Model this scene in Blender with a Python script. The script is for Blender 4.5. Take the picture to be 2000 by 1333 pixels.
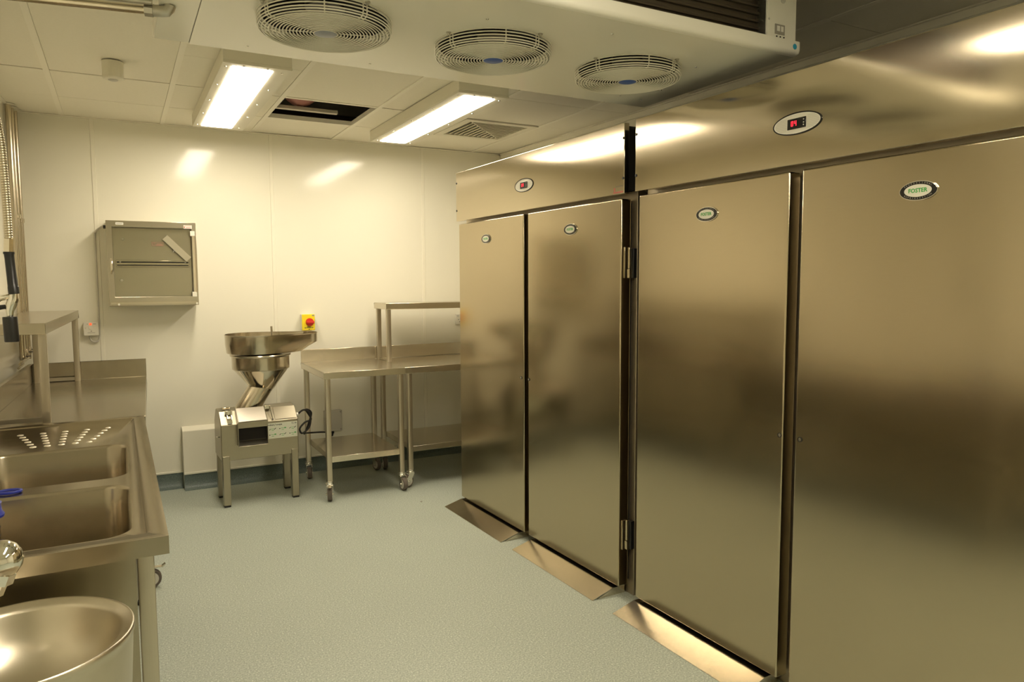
import bpy, bmesh, math, random
from mathutils import Vector, Matrix
random.seed(7)
for o in list(bpy.data.objects): bpy.data.objects.remove(o)
SC = bpy.context.scene
COL = SC.collection
R = math.radians
PI = math.pi

# ------------------------------------------------------------------ camera
cam_d = bpy.data.cameras.new('camera')
cam_d.sensor_width = 36.0
cam_d.sensor_fit = 'HORIZONTAL'
cam_d.lens = 1409.725 / 2000 * 36
cam_d.clip_start = 0.05
cam = bpy.data.objects.new('camera', cam_d)
COL.objects.link(cam)
cam.location = (0, 0, 1.4966)
cam.rotation_euler = (R(85.245), R(0.232), R(-28.49))
SC.camera = cam

# ------------------------------------------------------------------ world, exposure
w = bpy.data.worlds.new('world')
SC.world = w
w.use_nodes = True
w.node_tree.nodes['Background'].inputs[0].default_value = (0.02, 0.018, 0.013, 1)
w.node_tree.nodes['Background'].inputs[1].default_value = 0.3
SC.view_settings.view_transform = 'Standard'
SC.view_settings.look = 'None'
SC.view_settings.gamma = 1
SC.view_settings.use_curve_mapping = False
SC.view_settings.exposure = 0.0
SC.cycles.sample_clamp_indirect = 8.0
SC.cycles.blur_glossy = 3.0
SC.cycles.adaptive_threshold = 0.015
SC.cycles.max_bounces = 9
LAMP_COL = (1.0, 0.88, 0.69)
LAMP_STR = 31.0
LAMP_STR_NEAR = 40.0

# ------------------------------------------------------------------ room numbers
WY = 5.7265          # back wall
H = 2.602            # ceiling
FY = -2.6            # wall behind the camera
YL, YF = -1.864, 1.555   # small yaws of left wall side / cold-cabinet side (degrees)
LWX, RWX = -0.76, 3.155  # local x of the left and right wall in their frames

# ------------------------------------------------------------------ materials
MATS = {}
def new_mat(name):
    m = bpy.data.materials.new(name); m.use_nodes = True
    MATS[name] = m
    nt = m.node_tree
    return m, nt, nt.nodes['Principled BSDF'], nt.nodes, nt.links

def plain(name, col, rough=0.5, metal=0.0, spec=0.5, noise=0.0, nscale=20, bump=0.0, bscale=200, coat=0.0, emis=None, estr=0):
    m, nt, b, N, L = new_mat(name)
    b.inputs['Base Color'].default_value = (*col, 1)
    b.inputs['Roughness'].default_value = rough
    b.inputs['Metallic'].default_value = metal
    b.inputs['Specular IOR Level'].default_value = spec
    b.inputs['Coat Weight'].default_value = coat
    b.inputs['Coat Roughness'].default_value = 0.06
    tc = N.new('ShaderNodeTexCoord')
    if noise:
        n = N.new('ShaderNodeTexNoise'); n.inputs['Scale'].default_value = nscale; n.inputs['Detail'].default_value = 5
        r = N.new('ShaderNodeMix'); r.data_type = 'RGBA'
        r.inputs[6].default_value = (*[c * (1 - noise) for c in col], 1)
        r.inputs[7].default_value = (*[min(1, c * (1 + noise)) for c in col], 1)
        L.new(tc.outputs['Object'], n.inputs['Vector']); L.new(n.outputs['Fac'], r.inputs[0]); L.new(r.outputs[2], b.inputs['Base Color'])
    if bump:
        n2 = N.new('ShaderNodeTexNoise'); n2.inputs['Scale'].default_value = bscale; n2.inputs['Detail'].default_value = 3
        bp = N.new('ShaderNodeBump'); bp.inputs['Strength'].default_value = bump; bp.inputs['Distance'].default_value = 0.002
        L.new(tc.outputs['Object'], n2.inputs['Vector']); L.new(n2.outputs['Fac'], bp.inputs['Height']); L.new(bp.outputs['Normal'], b.inputs['Normal'])
    if emis:
        b.inputs['Emission Color'].default_value = (*emis, 1); b.inputs['Emission Strength'].default_value = estr
    return m

def steel(name, col=(0.60, 0.55, 0.45), rough=0.25, aniso=0.0, tangent=(0, 0, 1), smudge=0.05, grain=(1, 1, 60)):
    m, nt, b, N, L = new_mat(name)
    b.inputs['Metallic'].default_value = 1.0
    tc = N.new('ShaderNodeTexCoord')
    mp = N.new('ShaderNodeMapping'); mp.inputs['Scale'].default_value = grain
    n = N.new('ShaderNodeTexNoise'); n.inputs['Scale'].default_value = 12; n.inputs['Detail'].default_value = 4
    L.new(tc.outputs['Object'], mp.inputs['Vector']); L.new(mp.outputs['Vector'], n.inputs['Vector'])
    n2 = N.new('ShaderNodeTexNoise'); n2.inputs['Scale'].default_value = 3.5; n2.inputs['Detail'].default_value = 6
    L.new(tc.outputs['Object'], n2.inputs['Vector'])
    ad = N.new('ShaderNodeMath'); ad.operation = 'ADD'; L.new(n.outputs['Fac'], ad.inputs[0]); L.new(n2.outputs['Fac'], ad.inputs[1])
    mr = N.new('ShaderNodeMapRange'); mr.inputs['From Min'].default_value = 0.6; mr.inputs['From Max'].default_value = 1.4
    mr.inputs['To Min'].default_value = max(0.02, rough - smudge); mr.inputs['To Max'].default_value = rough + smudge
    L.new(ad.outputs[0], mr.inputs['Value']); L.new(mr.outputs['Result'], b.inputs['Roughness'])
    mx = N.new('ShaderNodeMix'); mx.data_type = 'RGBA'
    mx.inputs[6].default_value = (*[c * 0.95 for c in col], 1); mx.inputs[7].default_value = (*[min(1, c * 1.05) for c in col], 1)
    L.new(n.outputs['Fac'], mx.inputs[0]); L.new(mx.outputs[2], b.inputs['Base Color'])
    if aniso:
        b.inputs['Anisotropic'].default_value = aniso
        cv = N.new('ShaderNodeCombineXYZ')
        for i in range(3): cv.inputs[i].default_value = tangent[i]
        L.new(cv.outputs[0], b.inputs['Tangent'])
    return m

steel('door_steel', (0.51, 0.435, 0.305), 0.16, 0.45, (0, 0, 1), 0.01, (1, 1.2, 80))
steel('header_steel', (0.60, 0.53, 0.40), 0.115, 0.85, (0, 1, 0), 0.006, (1, 1.2, 80))
steel('bench_steel', (0.66, 0.61, 0.50), 0.25, 0, (0, 1, 0), 0.012, (2, 40, 2))
steel('frame_steel', (0.56, 0.51, 0.41), 0.32, 0, (0, 0, 1), 0.02, (40, 40, 1))
steel('sink_steel', (0.42, 0.37, 0.28), 0.22, 0, (0, 0, 1), 0.02, (2, 2, 2))
steel('basin_steel', (0.58, 0.53, 0.42), 0.32, 0, (0, 0, 1), 0.012, (2, 2, 2))
steel('ramp_steel', (0.66, 0.60, 0.48), 0.20, 0, (0, 0, 1), 0.008, (3, 3, 3))
steel('satin_steel', (0.70, 0.65, 0.56), 0.42, 0, (0, 0, 1), 0.03, (1, 1, 40))
steel('corner_steel', (0.52, 0.47, 0.37), 0.20, 0, (0, 1, 0), 0.02, (2, 40, 2))
steel('body_steel', (0.55, 0.48, 0.36), 0.5, 0, (0, 0, 1), 0.03, (1, 1, 40))
steel('machine_steel', (0.38, 0.345, 0.26), 0.32, 0, (0, 0, 1), 0.015, (30, 2, 30))
steel('spun_steel', (0.62, 0.56, 0.45), 0.17, 0.4, (0, 0, 1), 0.02, (1, 1, 60))
steel('polished_steel', (0.72, 0.66, 0.54), 0.10, 0, (0, 0, 1), 0.03, (1, 1, 30))
steel('cabinet_steel', (0.62, 0.57, 0.47), 0.22, 0.0, (0, 0, 1), 0.02, (2, 2, 60))
steel('galvanised', (0.55, 0.53, 0.46), 0.37, 0, (0, 0, 1), 0.05, (8, 8, 8))
plain('chrome', (0.80, 0.78, 0.72), 0.05, 1.0)
plain('zinc_plate', (0.80, 0.77, 0.68), 0.22, 1.0)
plain('copper_pipe', (0.60, 0.53, 0.41), 0.22, 1.0)
plain('wall_panel', (0.83, 0.805, 0.68), 0.13, spec=0.35, noise=0.015, nscale=2.0)
plain('joint_strip', (0.84, 0.81, 0.68), 0.30)
plain('ceiling_tile', (0.86, 0.825, 0.70), 0.75, spec=0.2, noise=0.03, nscale=60, bump=0.25, bscale=300)
plain('tee_bar', (0.89, 0.855, 0.73), 0.5, spec=0.3)
plain('plenum', (0.035, 0.022, 0.018), 0.9)
plain('pink_lagging', (0.36, 0.15, 0.12), 0.8, noise=0.2, nscale=30)
plain('black_lagging', (0.03, 0.016, 0.014), 0.8)
plain('white_batten', (0.62, 0.57, 0.45), 0.6)
plain('white_enamel', (0.87, 0.85, 0.74), 0.14, spec=0.5)
plain('white_wire', (0.80, 0.775, 0.66), 0.35)
plain('lamp_body', (0.78, 0.745, 0.61), 0.45)
plain('white_plastic', (0.76, 0.735, 0.63), 0.4)
plain('grey_plastic', (0.58, 0.56, 0.49), 0.5)
plain('black_rubber', (0.018, 0.016, 0.014), 0.55)
plain('black_plastic', (0.012, 0.012, 0.012), 0.32)
plain('black_gloss', (0.010, 0.009, 0.009), 0.15)
plain('tyre_grey', (0.13, 0.105, 0.085), 0.6)
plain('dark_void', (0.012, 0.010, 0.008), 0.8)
plain('fin_dark', (0.10, 0.08, 0.055), 0.5, metal=0.6)
plain('blue_cap', (0.03, 0.10, 0.38), 0.4)
plain('blue_cap_grey', (0.26, 0.28, 0.33), 0.4)
plain('blue_plastic', (0.015, 0.03, 0.32), 0.35)
plain('cyan_sticker', (0.02, 0.32, 0.50), 0.4)
plain('yellow_plastic', (0.90, 0.72, 0.02), 0.4)
plain('red_plastic', (0.62, 0.03, 0.02), 0.35)
plain('sticker_white', (0.82, 0.80, 0.72), 0.5)
plain('print_red', (0.50, 0.12, 0.08), 0.6)
plain('notice_pink', (0.46, 0.22, 0.17), 0.6)
plain('print_black', (0.03, 0.03, 0.03), 0.6)
plain('print_grey', (0.32, 0.30, 0.25), 0.6)
plain('print_green', (0.02, 0.30, 0.04), 0.5)
plain('panel_green', (0.62, 0.64, 0.52), 0.4)
plain('badge_silver', (0.68, 0.66, 0.56), 0.35, metal=0.3)
plain('badge_rib', (0.56, 0.54, 0.45), 0.4, metal=0.3)
plain('red_led', (0.1, 0.0, 0.0), 0.5, emis=(1.0, 0.012, 0.03), estr=3.5)
plain('neon_led', (0.4, 0.05, 0.02), 0.5, emis=(1.0, 0.10, 0.03), estr=1.4)
plain('tape', (0.36, 0.33, 0.23), 0.45)
plain('lamp_diffuser', (0.9, 0.9, 0.85), 0.5, emis=LAMP_COL, estr=LAMP_STR)
plain('lamp_diffuser_near', (0.9, 0.9, 0.85), 0.5, emis=LAMP_COL, estr=LAMP_STR_NEAR)

def floor_mat(name, c0, c1, c2):
    m, nt, b, N, L = new_mat(name)
    tc = N.new('ShaderNodeTexCoord')
    n = N.new('ShaderNodeTexNoise'); n.inputs["Scale"].default_value = 150; n.inputs['Detail'].default_value = 3
    cr = N.new('ShaderNodeValToRGB')
    e = cr.color_ramp.elements
    e[0].position = 0.36; e[0].color = (*c0, 1); e[1].position = 0.62; e[1].color = (*c1, 1)
    x = cr.color_ramp.elements.new(0.72); x.color = (*c2, 1)
    L.new(tc.outputs['Object'], n.inputs['Vector']); L.new(n.outputs['Fac'], cr.inputs[0])
    n2 = N.new('ShaderNodeTexNoise'); n2.inputs['Scale'].default_value = 1.6; n2.inputs['Detail'].default_value = 6
    L.new(tc.outputs['Object'], n2.inputs['Vector'])
    mr = N.new('ShaderNodeMapRange'); mr.inputs['To Min'].default_value = 0.93; mr.inputs['To Max'].default_value = 1.06
    L.new(n2.outputs['Fac'], mr.inputs['Value'])
    mx = N.new('ShaderNodeVectorMath'); mx.operation = 'SCALE'
    L.new(cr.outputs[0], mx.inputs[0]); L.new(mr.outputs['Result'], mx.inputs['Scale']); L.new(mx.outputs[0], b.inputs['Base Color'])
    b.inputs['Roughness'].default_value = 0.42
    b.inputs['Specular IOR Level'].default_value = 0.35
    bp = N.new('ShaderNodeBump'); bp.inputs['Strength'].default_value = 0.15; bp.inputs['Distance'].default_value = 0.001
    L.new(n.outputs['Fac'], bp.inputs['Height']); L.new(bp.outputs['Normal'], b.inputs['Normal'])
floor_mat('floor_vinyl', (0.31, 0.34, 0.29), (0.47, 0.515, 0.44), (0.68, 0.72, 0.63))
floor_mat('cove_vinyl', (0.10, 0.13, 0.12), (0.14, 0.18, 0.165), (0.2, 0.25, 0.23))

def glass_mat():
    m, nt, b, N, L = new_mat('tinted_pane')
    N.remove(b)
    out = N['Material Output']
    tr = N.new('ShaderNodeBsdfTransparent'); tr.inputs[0].default_value = (0.97, 0.97, 0.95, 1)
    gl = N.new('ShaderNodeBsdfGlossy'); gl.inputs['Roughness'].default_value = 0.12
    fr = N.new('ShaderNodeFresnel'); fr.inputs[0].default_value = 1.45
    mx = N.new('ShaderNodeMixShader')
    L.new(fr.outputs[0], mx.inputs[0]); L.new(tr.outputs[0], mx.inputs[1]); L.new(gl.outputs[0], mx.inputs[2]); L.new(mx.outputs[0], out.inputs[0])
glass_mat()

# ------------------------------------------------------------------ mesh builder
class MB:
    def __init__(s): s.v = []; s.f = []
    def add(s, vs, fs):
        k = len(s.v); s.v += [tuple(p) for p in vs]; s.f += [tuple(i + k for i in f) for f in fs]; return s
    def box(s, x0, x1, y0, y1, z0, z1):
        vs = [(x, y, z) for z in (z0, z1) for y in (y0, y1) for x in (x0, x1)]
        return s.add(vs, [(0, 2, 3, 1), (4, 5, 7, 6), (0, 1, 5, 4), (2, 6, 7, 3), (0, 4, 6, 2), (1, 3, 7, 5)])
    def prism(s, poly, axis, a, b):
        n = len(poly)
        def P(p, t): return {'x': (t, p[0], p[1]), 'y': (p[0], t, p[1]), 'z': (p[0], p[1], t)}[axis]
        vs = [P(p, a) for p in poly] + [P(p, b) for p in poly]
        fs = [tuple(range(n))[::-1], tuple(range(n, 2 * n))] + [(i, (i + 1) % n, n + (i + 1) % n, n + i) for i in range(n)]
        return s.add(vs, fs)
    def loft(s, loops, cap0=True, cap1=True, close=False):
        n = len(loops[0]); vs = [p for l in loops for p in l]; fs = []
        m = len(loops)
        for k in range(m if close else m - 1):
            a = k * n; b = ((k + 1) % m) * n
            fs += [(a + i, a + (i + 1) % n, b + (i + 1) % n, b + i) for i in range(n)]
        if cap0 and not close: fs.append(tuple(range(n))[::-1])
        if cap1 and not close: fs.append(tuple(range((m - 1) * n, m * n)))
        return s.add(vs, fs)
    def tube(s, pts, r, n=10, closed=False):
        pts = [Vector(p) for p in pts]; m = len(pts); loops = []
        prev = None
        for i, p in enumerate(pts):
            if closed: t = pts[(i + 1) % m] - pts[i - 1]
            else: t = pts[min(i + 1, m - 1)] - pts[max(i - 1, 0)]
            t.normalize()
            if prev is None:
                u = t.orthogonal().normalized()
            else:
                u = prev - t * prev.dot(t)
                u = u.normalized() if u.length > 1e-6 else t.orthogonal().normalized()
            prev = u; w_ = t.cross(u)
            rr = r[i] if isinstance(r, (list, tuple)) else r
            loops.append([p + u * rr * math.cos(2 * PI * k / n) + w_ * rr * math.sin(2 * PI * k / n) for k in range(n)])
        return s.loft(loops, close=closed)
    def cyl(s, p0, p1, r, n=16): return s.tube([p0, p1], r, n)
    def lathe(s, prof, c=(0, 0, 0), n=32, cap0=True, cap1=True):
        loops = [[(c[0] + r * math.cos(2 * PI * k / n), c[1] + r * math.sin(2 * PI * k / n), c[2] + z) for k in range(n)] for r, z in prof]
        return s.loft(loops, cap0, cap1)
    def plate(s, outer, holes, z0, z1=None):
        """flat plate with holes; z1 gives thickness"""
        bm = bmesh.new()
        loops = []
        for lp in [outer] + holes:
            vs = [bm.verts.new((x, y, 0)) for x, y in lp]
            for i in range(len(vs)): bm.edges.new((vs[i], vs[(i + 1) % len(vs)]))
            loops.append(len(vs))
        bmesh.ops.triangle_fill(bm, use_beauty=True, use_dissolve=False, edges=bm.edges[:])
        bm.verts.index_update()
        V = [v.co.copy() for v in bm.verts]; F = [tuple(v.index for v in f.verts) for f in bm.faces]
        bm.free()
        s.add([(p.x, p.y, z0) for p in V], F)
        if z1 is not None:
            s.add([(p.x, p.y, z1) for p in V], F)
            for lp in [outer] + holes:
                s.loft([[(x, y, z0) for x, y in lp], [(x, y, z1) for x, y in lp]], False, False)
        return s
    def mesh(s, name, mat, smooth=True, off=(0, 0, 0), angle=35):
        me = bpy.data.meshes.new(name)
        me.from_pydata([(p[0] - off[0], p[1] - off[1], p[2] - off[2]) for p in s.v], [], s.f)
        bm = bmesh.new(); bm.from_mesh(me)
        bmesh.ops.remove_doubles(bm, verts=bm.verts[:], dist=1e-5)
        bmesh.ops.recalc_face_normals(bm, faces=bm.faces[:])
        bm.to_mesh(me); bm.free()
        me.materials.append(MATS[mat])
        if smooth:
            me.polygons.foreach_set('use_smooth', [True] * len(me.polygons))
            me.set_sharp_from_angle(angle=R(angle))
        me.update()
        return me

def circ(cx, cy, r, n=32, ry=None): return [(cx + r * math.cos(2 * PI * k / n), cy + (ry or r) * math.sin(2 * PI * k / n)) for k in range(n)]
def rrect(x0, x1, y0, y1, r, n=6):
    out = []
    for cx, cy, a in ((x1 - r, y1 - r, 0), (x0 + r, y1 - r, 90), (x0 + r, y0 + r, 180), (x1 - r, y0 + r, 270)):
        for k in range(n + 1):
            t = R(a + 90 * k / n); out.append((cx + r * math.cos(t), cy + r * math.sin(t)))
    return out

def bevel(o, wd=0.002, seg=2):
    m = o.modifiers.new('bevel', 'BEVEL'); m.width = wd; m.segments = seg; m.limit_method = 'ANGLE'; m.angle_limit = R(40)
    m.harden_normals = False
    return o

class Thing:
    """an Empty at the base of a thing; parts are given in the frame's coordinates (frame = room turned by yaw about the origin)"""
    def __init__(s, name, label, cat, base, yaw=0.0, group=None, kind=None):
        s.o = bpy.data.objects.new(name, None); COL.objects.link(s.o)
        s.o.empty_display_size = 0.1
        s.base = base
        t = R(yaw); x, y, z = base
        s.o.location = (x * math.cos(t) - y * math.sin(t), x * math.sin(t) + y * math.cos(t), z)
        s.o.rotation_euler = (0, 0, t)
        if label: s.o['label'] = label
        if cat: s.o['category'] = cat
        if group: s.o['group'] = group
        if kind: s.o['kind'] = kind
    def part(s, mb, name, mat, parent=None, bev=0, seg=2, smooth=True, label=None, angle=35):
        me = mb if isinstance(mb, bpy.types.Mesh) else mb.mesh(name, mat, smooth, s.base, angle)
        o = bpy.data.objects.new(name, me); COL.objects.link(o)
        o.parent = parent or s.o
        if bev: bevel(o, bev, seg)
        if label: o['label'] = label
        return o

def single(name, label, cat, mb, mat, base, yaw=0, group=None, kind=None, bev=0, smooth=True):
    me = mb.mesh(name, mat, smooth, base)
    o = bpy.data.objects.new(name, me); COL.objects.link(o)
    t = R(yaw); x, y, z = base
    o.location = (x * math.cos(t) - y * math.sin(t), x * math.sin(t) + y * math.cos(t), z)
    o.rotation_euler = (0, 0, t)
    if label: o['label'] = label
    if cat: o['category'] = cat
    if group: o['group'] = group
    if kind: o['kind'] = kind
    if bev: bevel(o, bev)
    return o

def child(parent, mb, name, mat, bev=0, off=(0, 0, 0), smooth=True):
    o = bpy.data.objects.new(name, mb.mesh(name, mat, smooth, off)); COL.objects.link(o); o.parent = parent
    if bev: bevel(o, bev)
    return o

def text_mb(body, size, origin, ux, uy, depth=0.0004, align='CENTER', bold=0.0, sx=1.0):
    """letters as thin solid geometry laid out from origin along ux (reading direction) and uy (up)"""
    c = bpy.data.curves.new('lettering', 'FONT'); c.body = body; c.size = size; c.align_x = align; c.align_y = 'CENTER'
    c.extrude = depth; c.offset = bold; c.resolution_u = 2
    o = bpy.data.objects.new('lettering', c); COL.objects.link(o)
    dg = bpy.context.evaluated_depsgraph_get()
    me = o.evaluated_get(dg).to_mesh()
    ux = Vector(ux); uy = Vector(uy); un = ux.cross(uy); og = Vector(origin)
    mb = MB()
    mb.add([og + ux * v.co.x * sx + uy * v.co.y + un * v.co.z for v in me.vertices], [tuple(p.vertices) for p in me.polygons])
    o.evaluated_get(dg).to_mesh_clear()
    bpy.data.objects.remove(o); bpy.data.curves.remove(c)
    return mb

def fr(yaw, x, y):
    t = R(yaw); return (x * math.cos(t) - y * math.sin(t), x * math.sin(t) + y * math.cos(t))
def lwx(y): return LWX / math.cos(R(YL)) - y * math.tan(R(YL))    # world x of left wall face at y
def rwx(y): return RWX / math.cos(R(YF)) - y * math.tan(R(YF))

# ================================================================== THE SETTING
fl = single('floor', 'grey green speckled vinyl floor', 'floor', MB().prism([(-1.0, FY - .1), (3.5, FY - .1), (3.4, WY + .15), (-.8, WY + .15)], 'z', -0.1, 0.0), 'floor_vinyl', (0, 0, 0), kind='structure', smooth=False)

# back wall: backing plus the cladding panels and their joint strips
wb = single('wall_back', 'cream plastic clad back wall', 'wall', MB().box(-.8, 3.3, WY + .004, WY + .15, 0, 3.1), 'wall_panel', (0, 0, 0), kind='structure', smooth=False)
joints = [-0.118, 1.046, 2.263]
edges = [-0.62] + joints + [3.06]
for i in range(4):
    a, b = edges[i], edges[i + 1]
    child(wb, MB().box(a + .002, b - .002, WY, WY + .004, 0.0, H + .02), 'wall_panel_sheet', 'wall_panel', smooth=False)
for x in joints:
    child(wb, MB().prism([(x - .014, WY + .001), (x - .011, WY - .004), (x + .011, WY - .004), (x + .014, WY + .001)], 'z', .1, H), 'joint_strip', 'joint_strip', smooth=False)
def wall_side(name, label, lx, yaw, sgn):
    single(name, label, 'wall', MB().box(min(lx, lx + sgn * .1), max(lx, lx + sgn * .1), FY - .3, WY + .2, 0, 3.1), 'wall_panel', (0, 0, 0), yaw, kind='structure', smooth=False)
wall_side('wall_left', 'cream plastic clad wall behind the sinks', LWX, YL, -1)
wall_side('wall_right', 'cream plastic clad wall behind the tall steel cabinets', RWX, YF, 1)
single('wall_front', 'cream plastic clad wall opposite the back wall', 'wall', MB().box(-1.0, 3.5, FY - .1, FY, 0, 3.1), 'wall_panel', (0, 0, 0), kind='structure', smooth=False)

# coved skirting
def cove(x0, x1, y, name, label):
    b = single(name, label, 'skirting', MB().prism([(y, 0), (y - .055, 0), (y - .05, .003), (y - .025, .012), (y - .010, .032), (y - .004, .06), (y - .004, .107), (y, .107)], 'x', x0, x1), 'cove_vinyl', (0, 0, 0), kind='structure')
    child(b, MB().box(x0, x1, y - .009, y, .107, .121), 'capping_strip', 'joint_strip', bev=.002)
    return b
BXL, BXR, BXY = 0.354, 1.045, 5.638
cove(-.57, BXL, WY, 'baseboard_back', 'dark green coved vinyl skirting along the back wall')
cove(BXR, 3.0, WY, 'baseboard_back', 'dark green coved vinyl skirting behind the wheeled tables')
cove(BXL, BXR, BXY, 'baseboard_boxing', 'dark green coved vinyl skirting of the low pipe boxing')
MBb = MB().box(LWX, LWX + .006, FY, WY, 0, .107)
single('baseboard_left', 'dark green vinyl skirting under the sinks', 'skirting', MBb, 'cove_vinyl', (0, 0, 0), YL, kind='structure')
# low pipe boxing
single('trim_1', 'low cream pipe boxing with sloped top behind the vegetable machine', 'boxing',
       MB().prism([(WY + .003, .0), (BXY, .0), (BXY, .424), (BXY + .004, .428), (WY + .003, .446)], 'x', BXL, BXR), 'joint_strip', (0, 0, 0), kind='structure', bev=.003)

# ceiling: dark void above, main tees, tiles
ce = single('ceiling', 'suspended ceiling of cream tiles', 'ceiling', MB().box(-1.0, 3.5, FY - .1, WY + .15, 3.05, 3.1), 'plenum', (0, 0, 0), kind='structure', smooth=False)
GX0, GY0 = -0.2875, 5.158
cols = [GX0 + .6 * i for i in range(-1, 7)]
rows = [GY0 + .6 * j for j in range(1, -14, -1)]
for i, x in enumerate(cols):
    if -.5 < x < 3.05:
        child(ce, MB().box(x - .014, x + .014, FY, WY, H, H + .03), 'main_tee', 'tee_bar', smooth=False)
tile_cache = {}
for i in range(len(cols) - 1):
    for j in range(len(rows) - 1):
        x0, x1 = cols[i] + .015, cols[i + 1] - .015
        y1, y0 = rows[j] - .0028, rows[j + 1] + .0028
        y1 = min(y1, WY - .002); y0 = max(y0, FY + .002)
        if y1 - y0 < .05: continue
        ym = (y0 + y1) / 2
        if i == 0: x0 = max(x0, lwx(y0) + .002, lwx(y1) + .002)
        if i == len(cols) - 2: x1 = rwx(y1) - .002
        x1 = min(x1, rwx(y1) - .002)
        if x1 - x0 < .02: continue
        if abs(cols[i] - .9125) < .01 and abs(rows[j] - 5.158) < .01: continue      # open cell
        if abs(cols[i] - 2.1125) < .01 and abs(rows[j] - 5.158) < .01: continue     # grille cell
        dz = random.choice([0, 0, 0.001, .003])
        key = (round(x1 - x0, 4), round(y1 - y0, 4))
        if key not in tile_cache:
            tile_cache[key] = MB().box(-(x1 - x0) / 2, (x1 - x0) / 2, -(y1 - y0) / 2, (y1 - y0) / 2, 0, .016).mesh('ceiling_tile', 'ceiling_tile', False)
        t = bpy.data.objects.new('ceiling_tile', tile_cache[key]); COL.objects.link(t); t.parent = ce
        t.location = ((x0 + x1) / 2, ym, H + .003 + dz)
# cross tees round the open cell
child(ce, MB().box(.9265, 1.4985, 4.558 - .012, 4.558 + .012, H + .001, H + .03), 'cross_tee', 'tee_bar', smooth=False)
child(ce, MB().box(.9265, 1.4985, 5.158 - .012, 5.158 + .012, H + .001, H + .03), 'cross_tee', 'tee_bar', smooth=False)
# wall angles
single('trim_2', 'pale edge angle where ceiling meets the back wall', 'trim', MB().box(-.56, 3.0, WY - .016, WY, H - .004, H + .002), 'tee_bar', (0, 0, 0), kind='structure', smooth=False)
single('trim_3', 'pale edge angle along the ceiling above the tall cabinets', 'trim', MB().box(RWX - .022, RWX, FY, WY + .08, H - .004, H + .002).box(RWX - .006, RWX, FY, WY + .08, H - .035, H), 'tee_bar', (0, 0, 0), YF, kind='structure', smooth=False)
single('trim_4', 'pale edge angle along the ceiling above the sinks', 'trim', MB().box(LWX, LWX + .022, FY, WY, H - .004, H + .002), 'tee_bar', (0, 0, 0), YL, kind='structure', smooth=False)

# things in the void above the open ceiling cell
single('lagged_duct', 'dull pink lagged pipe inside the open ceiling cell', 'pipe', MB().tube([(.98, 4.55, 2.85), (1.06, 4.80, 2.805), (1.13, 5.06, 2.80)], .125, 20), 'pink_lagging', (1.1, 4.9, 2.67))
single('cable_tray', 'cream batten lying across the open ceiling cell', 'batten', MB().box(.86, 1.37, 5.02, 5.06, 2.645, 2.668), 'white_batten', (1.1, 5.04, 2.645), bev=.002)
single('dark_pipe', 'dark lagged pipe at the back of the open ceiling cell', 'pipe', MB().cyl((.7, 5.28, 2.66), (1.9, 5.28, 2.66), .035, 16), 'black_lagging', (1.3, 5.28, 2.625))

# ================================================================== CEILING LIGHTS
def ceiling_light(label, x0, x1, dx0, dx1, y0, y1, dmat, group='surface mounted ceiling lights'):
    zb = 2.526
    t = Thing('ceiling_light', label, 'light', ((x0 + x1) / 2, (y0 + y1) / 2, zb), group=group)
    dy0, dy1 = y0 + .045, y1 - .065
    t.part(MB().box(x0, x1, y0, y1, zb + .012, H + .001), 'housing', 'lamp_body', bev=.003)
    bz = MB().plate([(x0, y0), (x1, y0), (x1, y1), (x0, y1)], [[(p[0], p[1]) for p in rrect(dx0, dx1, dy0, dy1, .012, 4)]], zb, zb + .012)
    t.part(bz, 'bezel', 'lamp_body', smooth=False)
    t.part(MB().prism(rrect(dx0 + .001, dx1 - .001, dy0 + .001, dy1 - .001, .011, 4), 'z', zb - .003, zb + .010), 'diffuser', dmat, smooth=False)
    n = 5
    scr = [((x0 + dx0) / 2 - .004, dy0 + (dy1 - dy0) * k / (n - 1) * .97 + .02) for k in range(n)] + [((x1 + dx1) / 2 + .004, dy0 + (dy1 - dy0) * k / (n - 1) * .97 + .02) for k in range(n)]
    scr += [(dx0 + .05, y0 + .022), (dx1 - .03, y0 + .022)]
    me = None
    for a, b in scr:
        mb = MB().lathe([(.0001, -.0045), (.004, -.004), (.0062, -.002), (.0065, 0)], (0, 0, 0), 10)
        if me is None: me = mb.mesh('screw', 'chrome')
        o = t.part(me, 'screw', 'chrome'); o.location = (a - t.base[0], b - t.base[1], zb - t.base[2])
ceiling_light('white box ceiling light beside the open ceiling cell, nearer the wall cabinet', .472, .79, .519, .709, 3.70, 5.30, 'lamp_diffuser')
ceiling_light('white box ceiling light next to the louvred ceiling grille', 1.675, 1.985, 1.728, 1.922, 3.685, 5.275, 'lamp_diffuser')
ceiling_light('white box ceiling light on the near side of the cooler, above the round basin end', .472, .79, .519, .709, .22, 1.82, 'lamp_diffuser_near')
ceiling_light('white box ceiling light on the near side of the cooler, above the near refrigerator end', 1.675, 1.985, 1.728, 1.922, -1.2, .40, 'lamp_diffuser_near')

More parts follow.
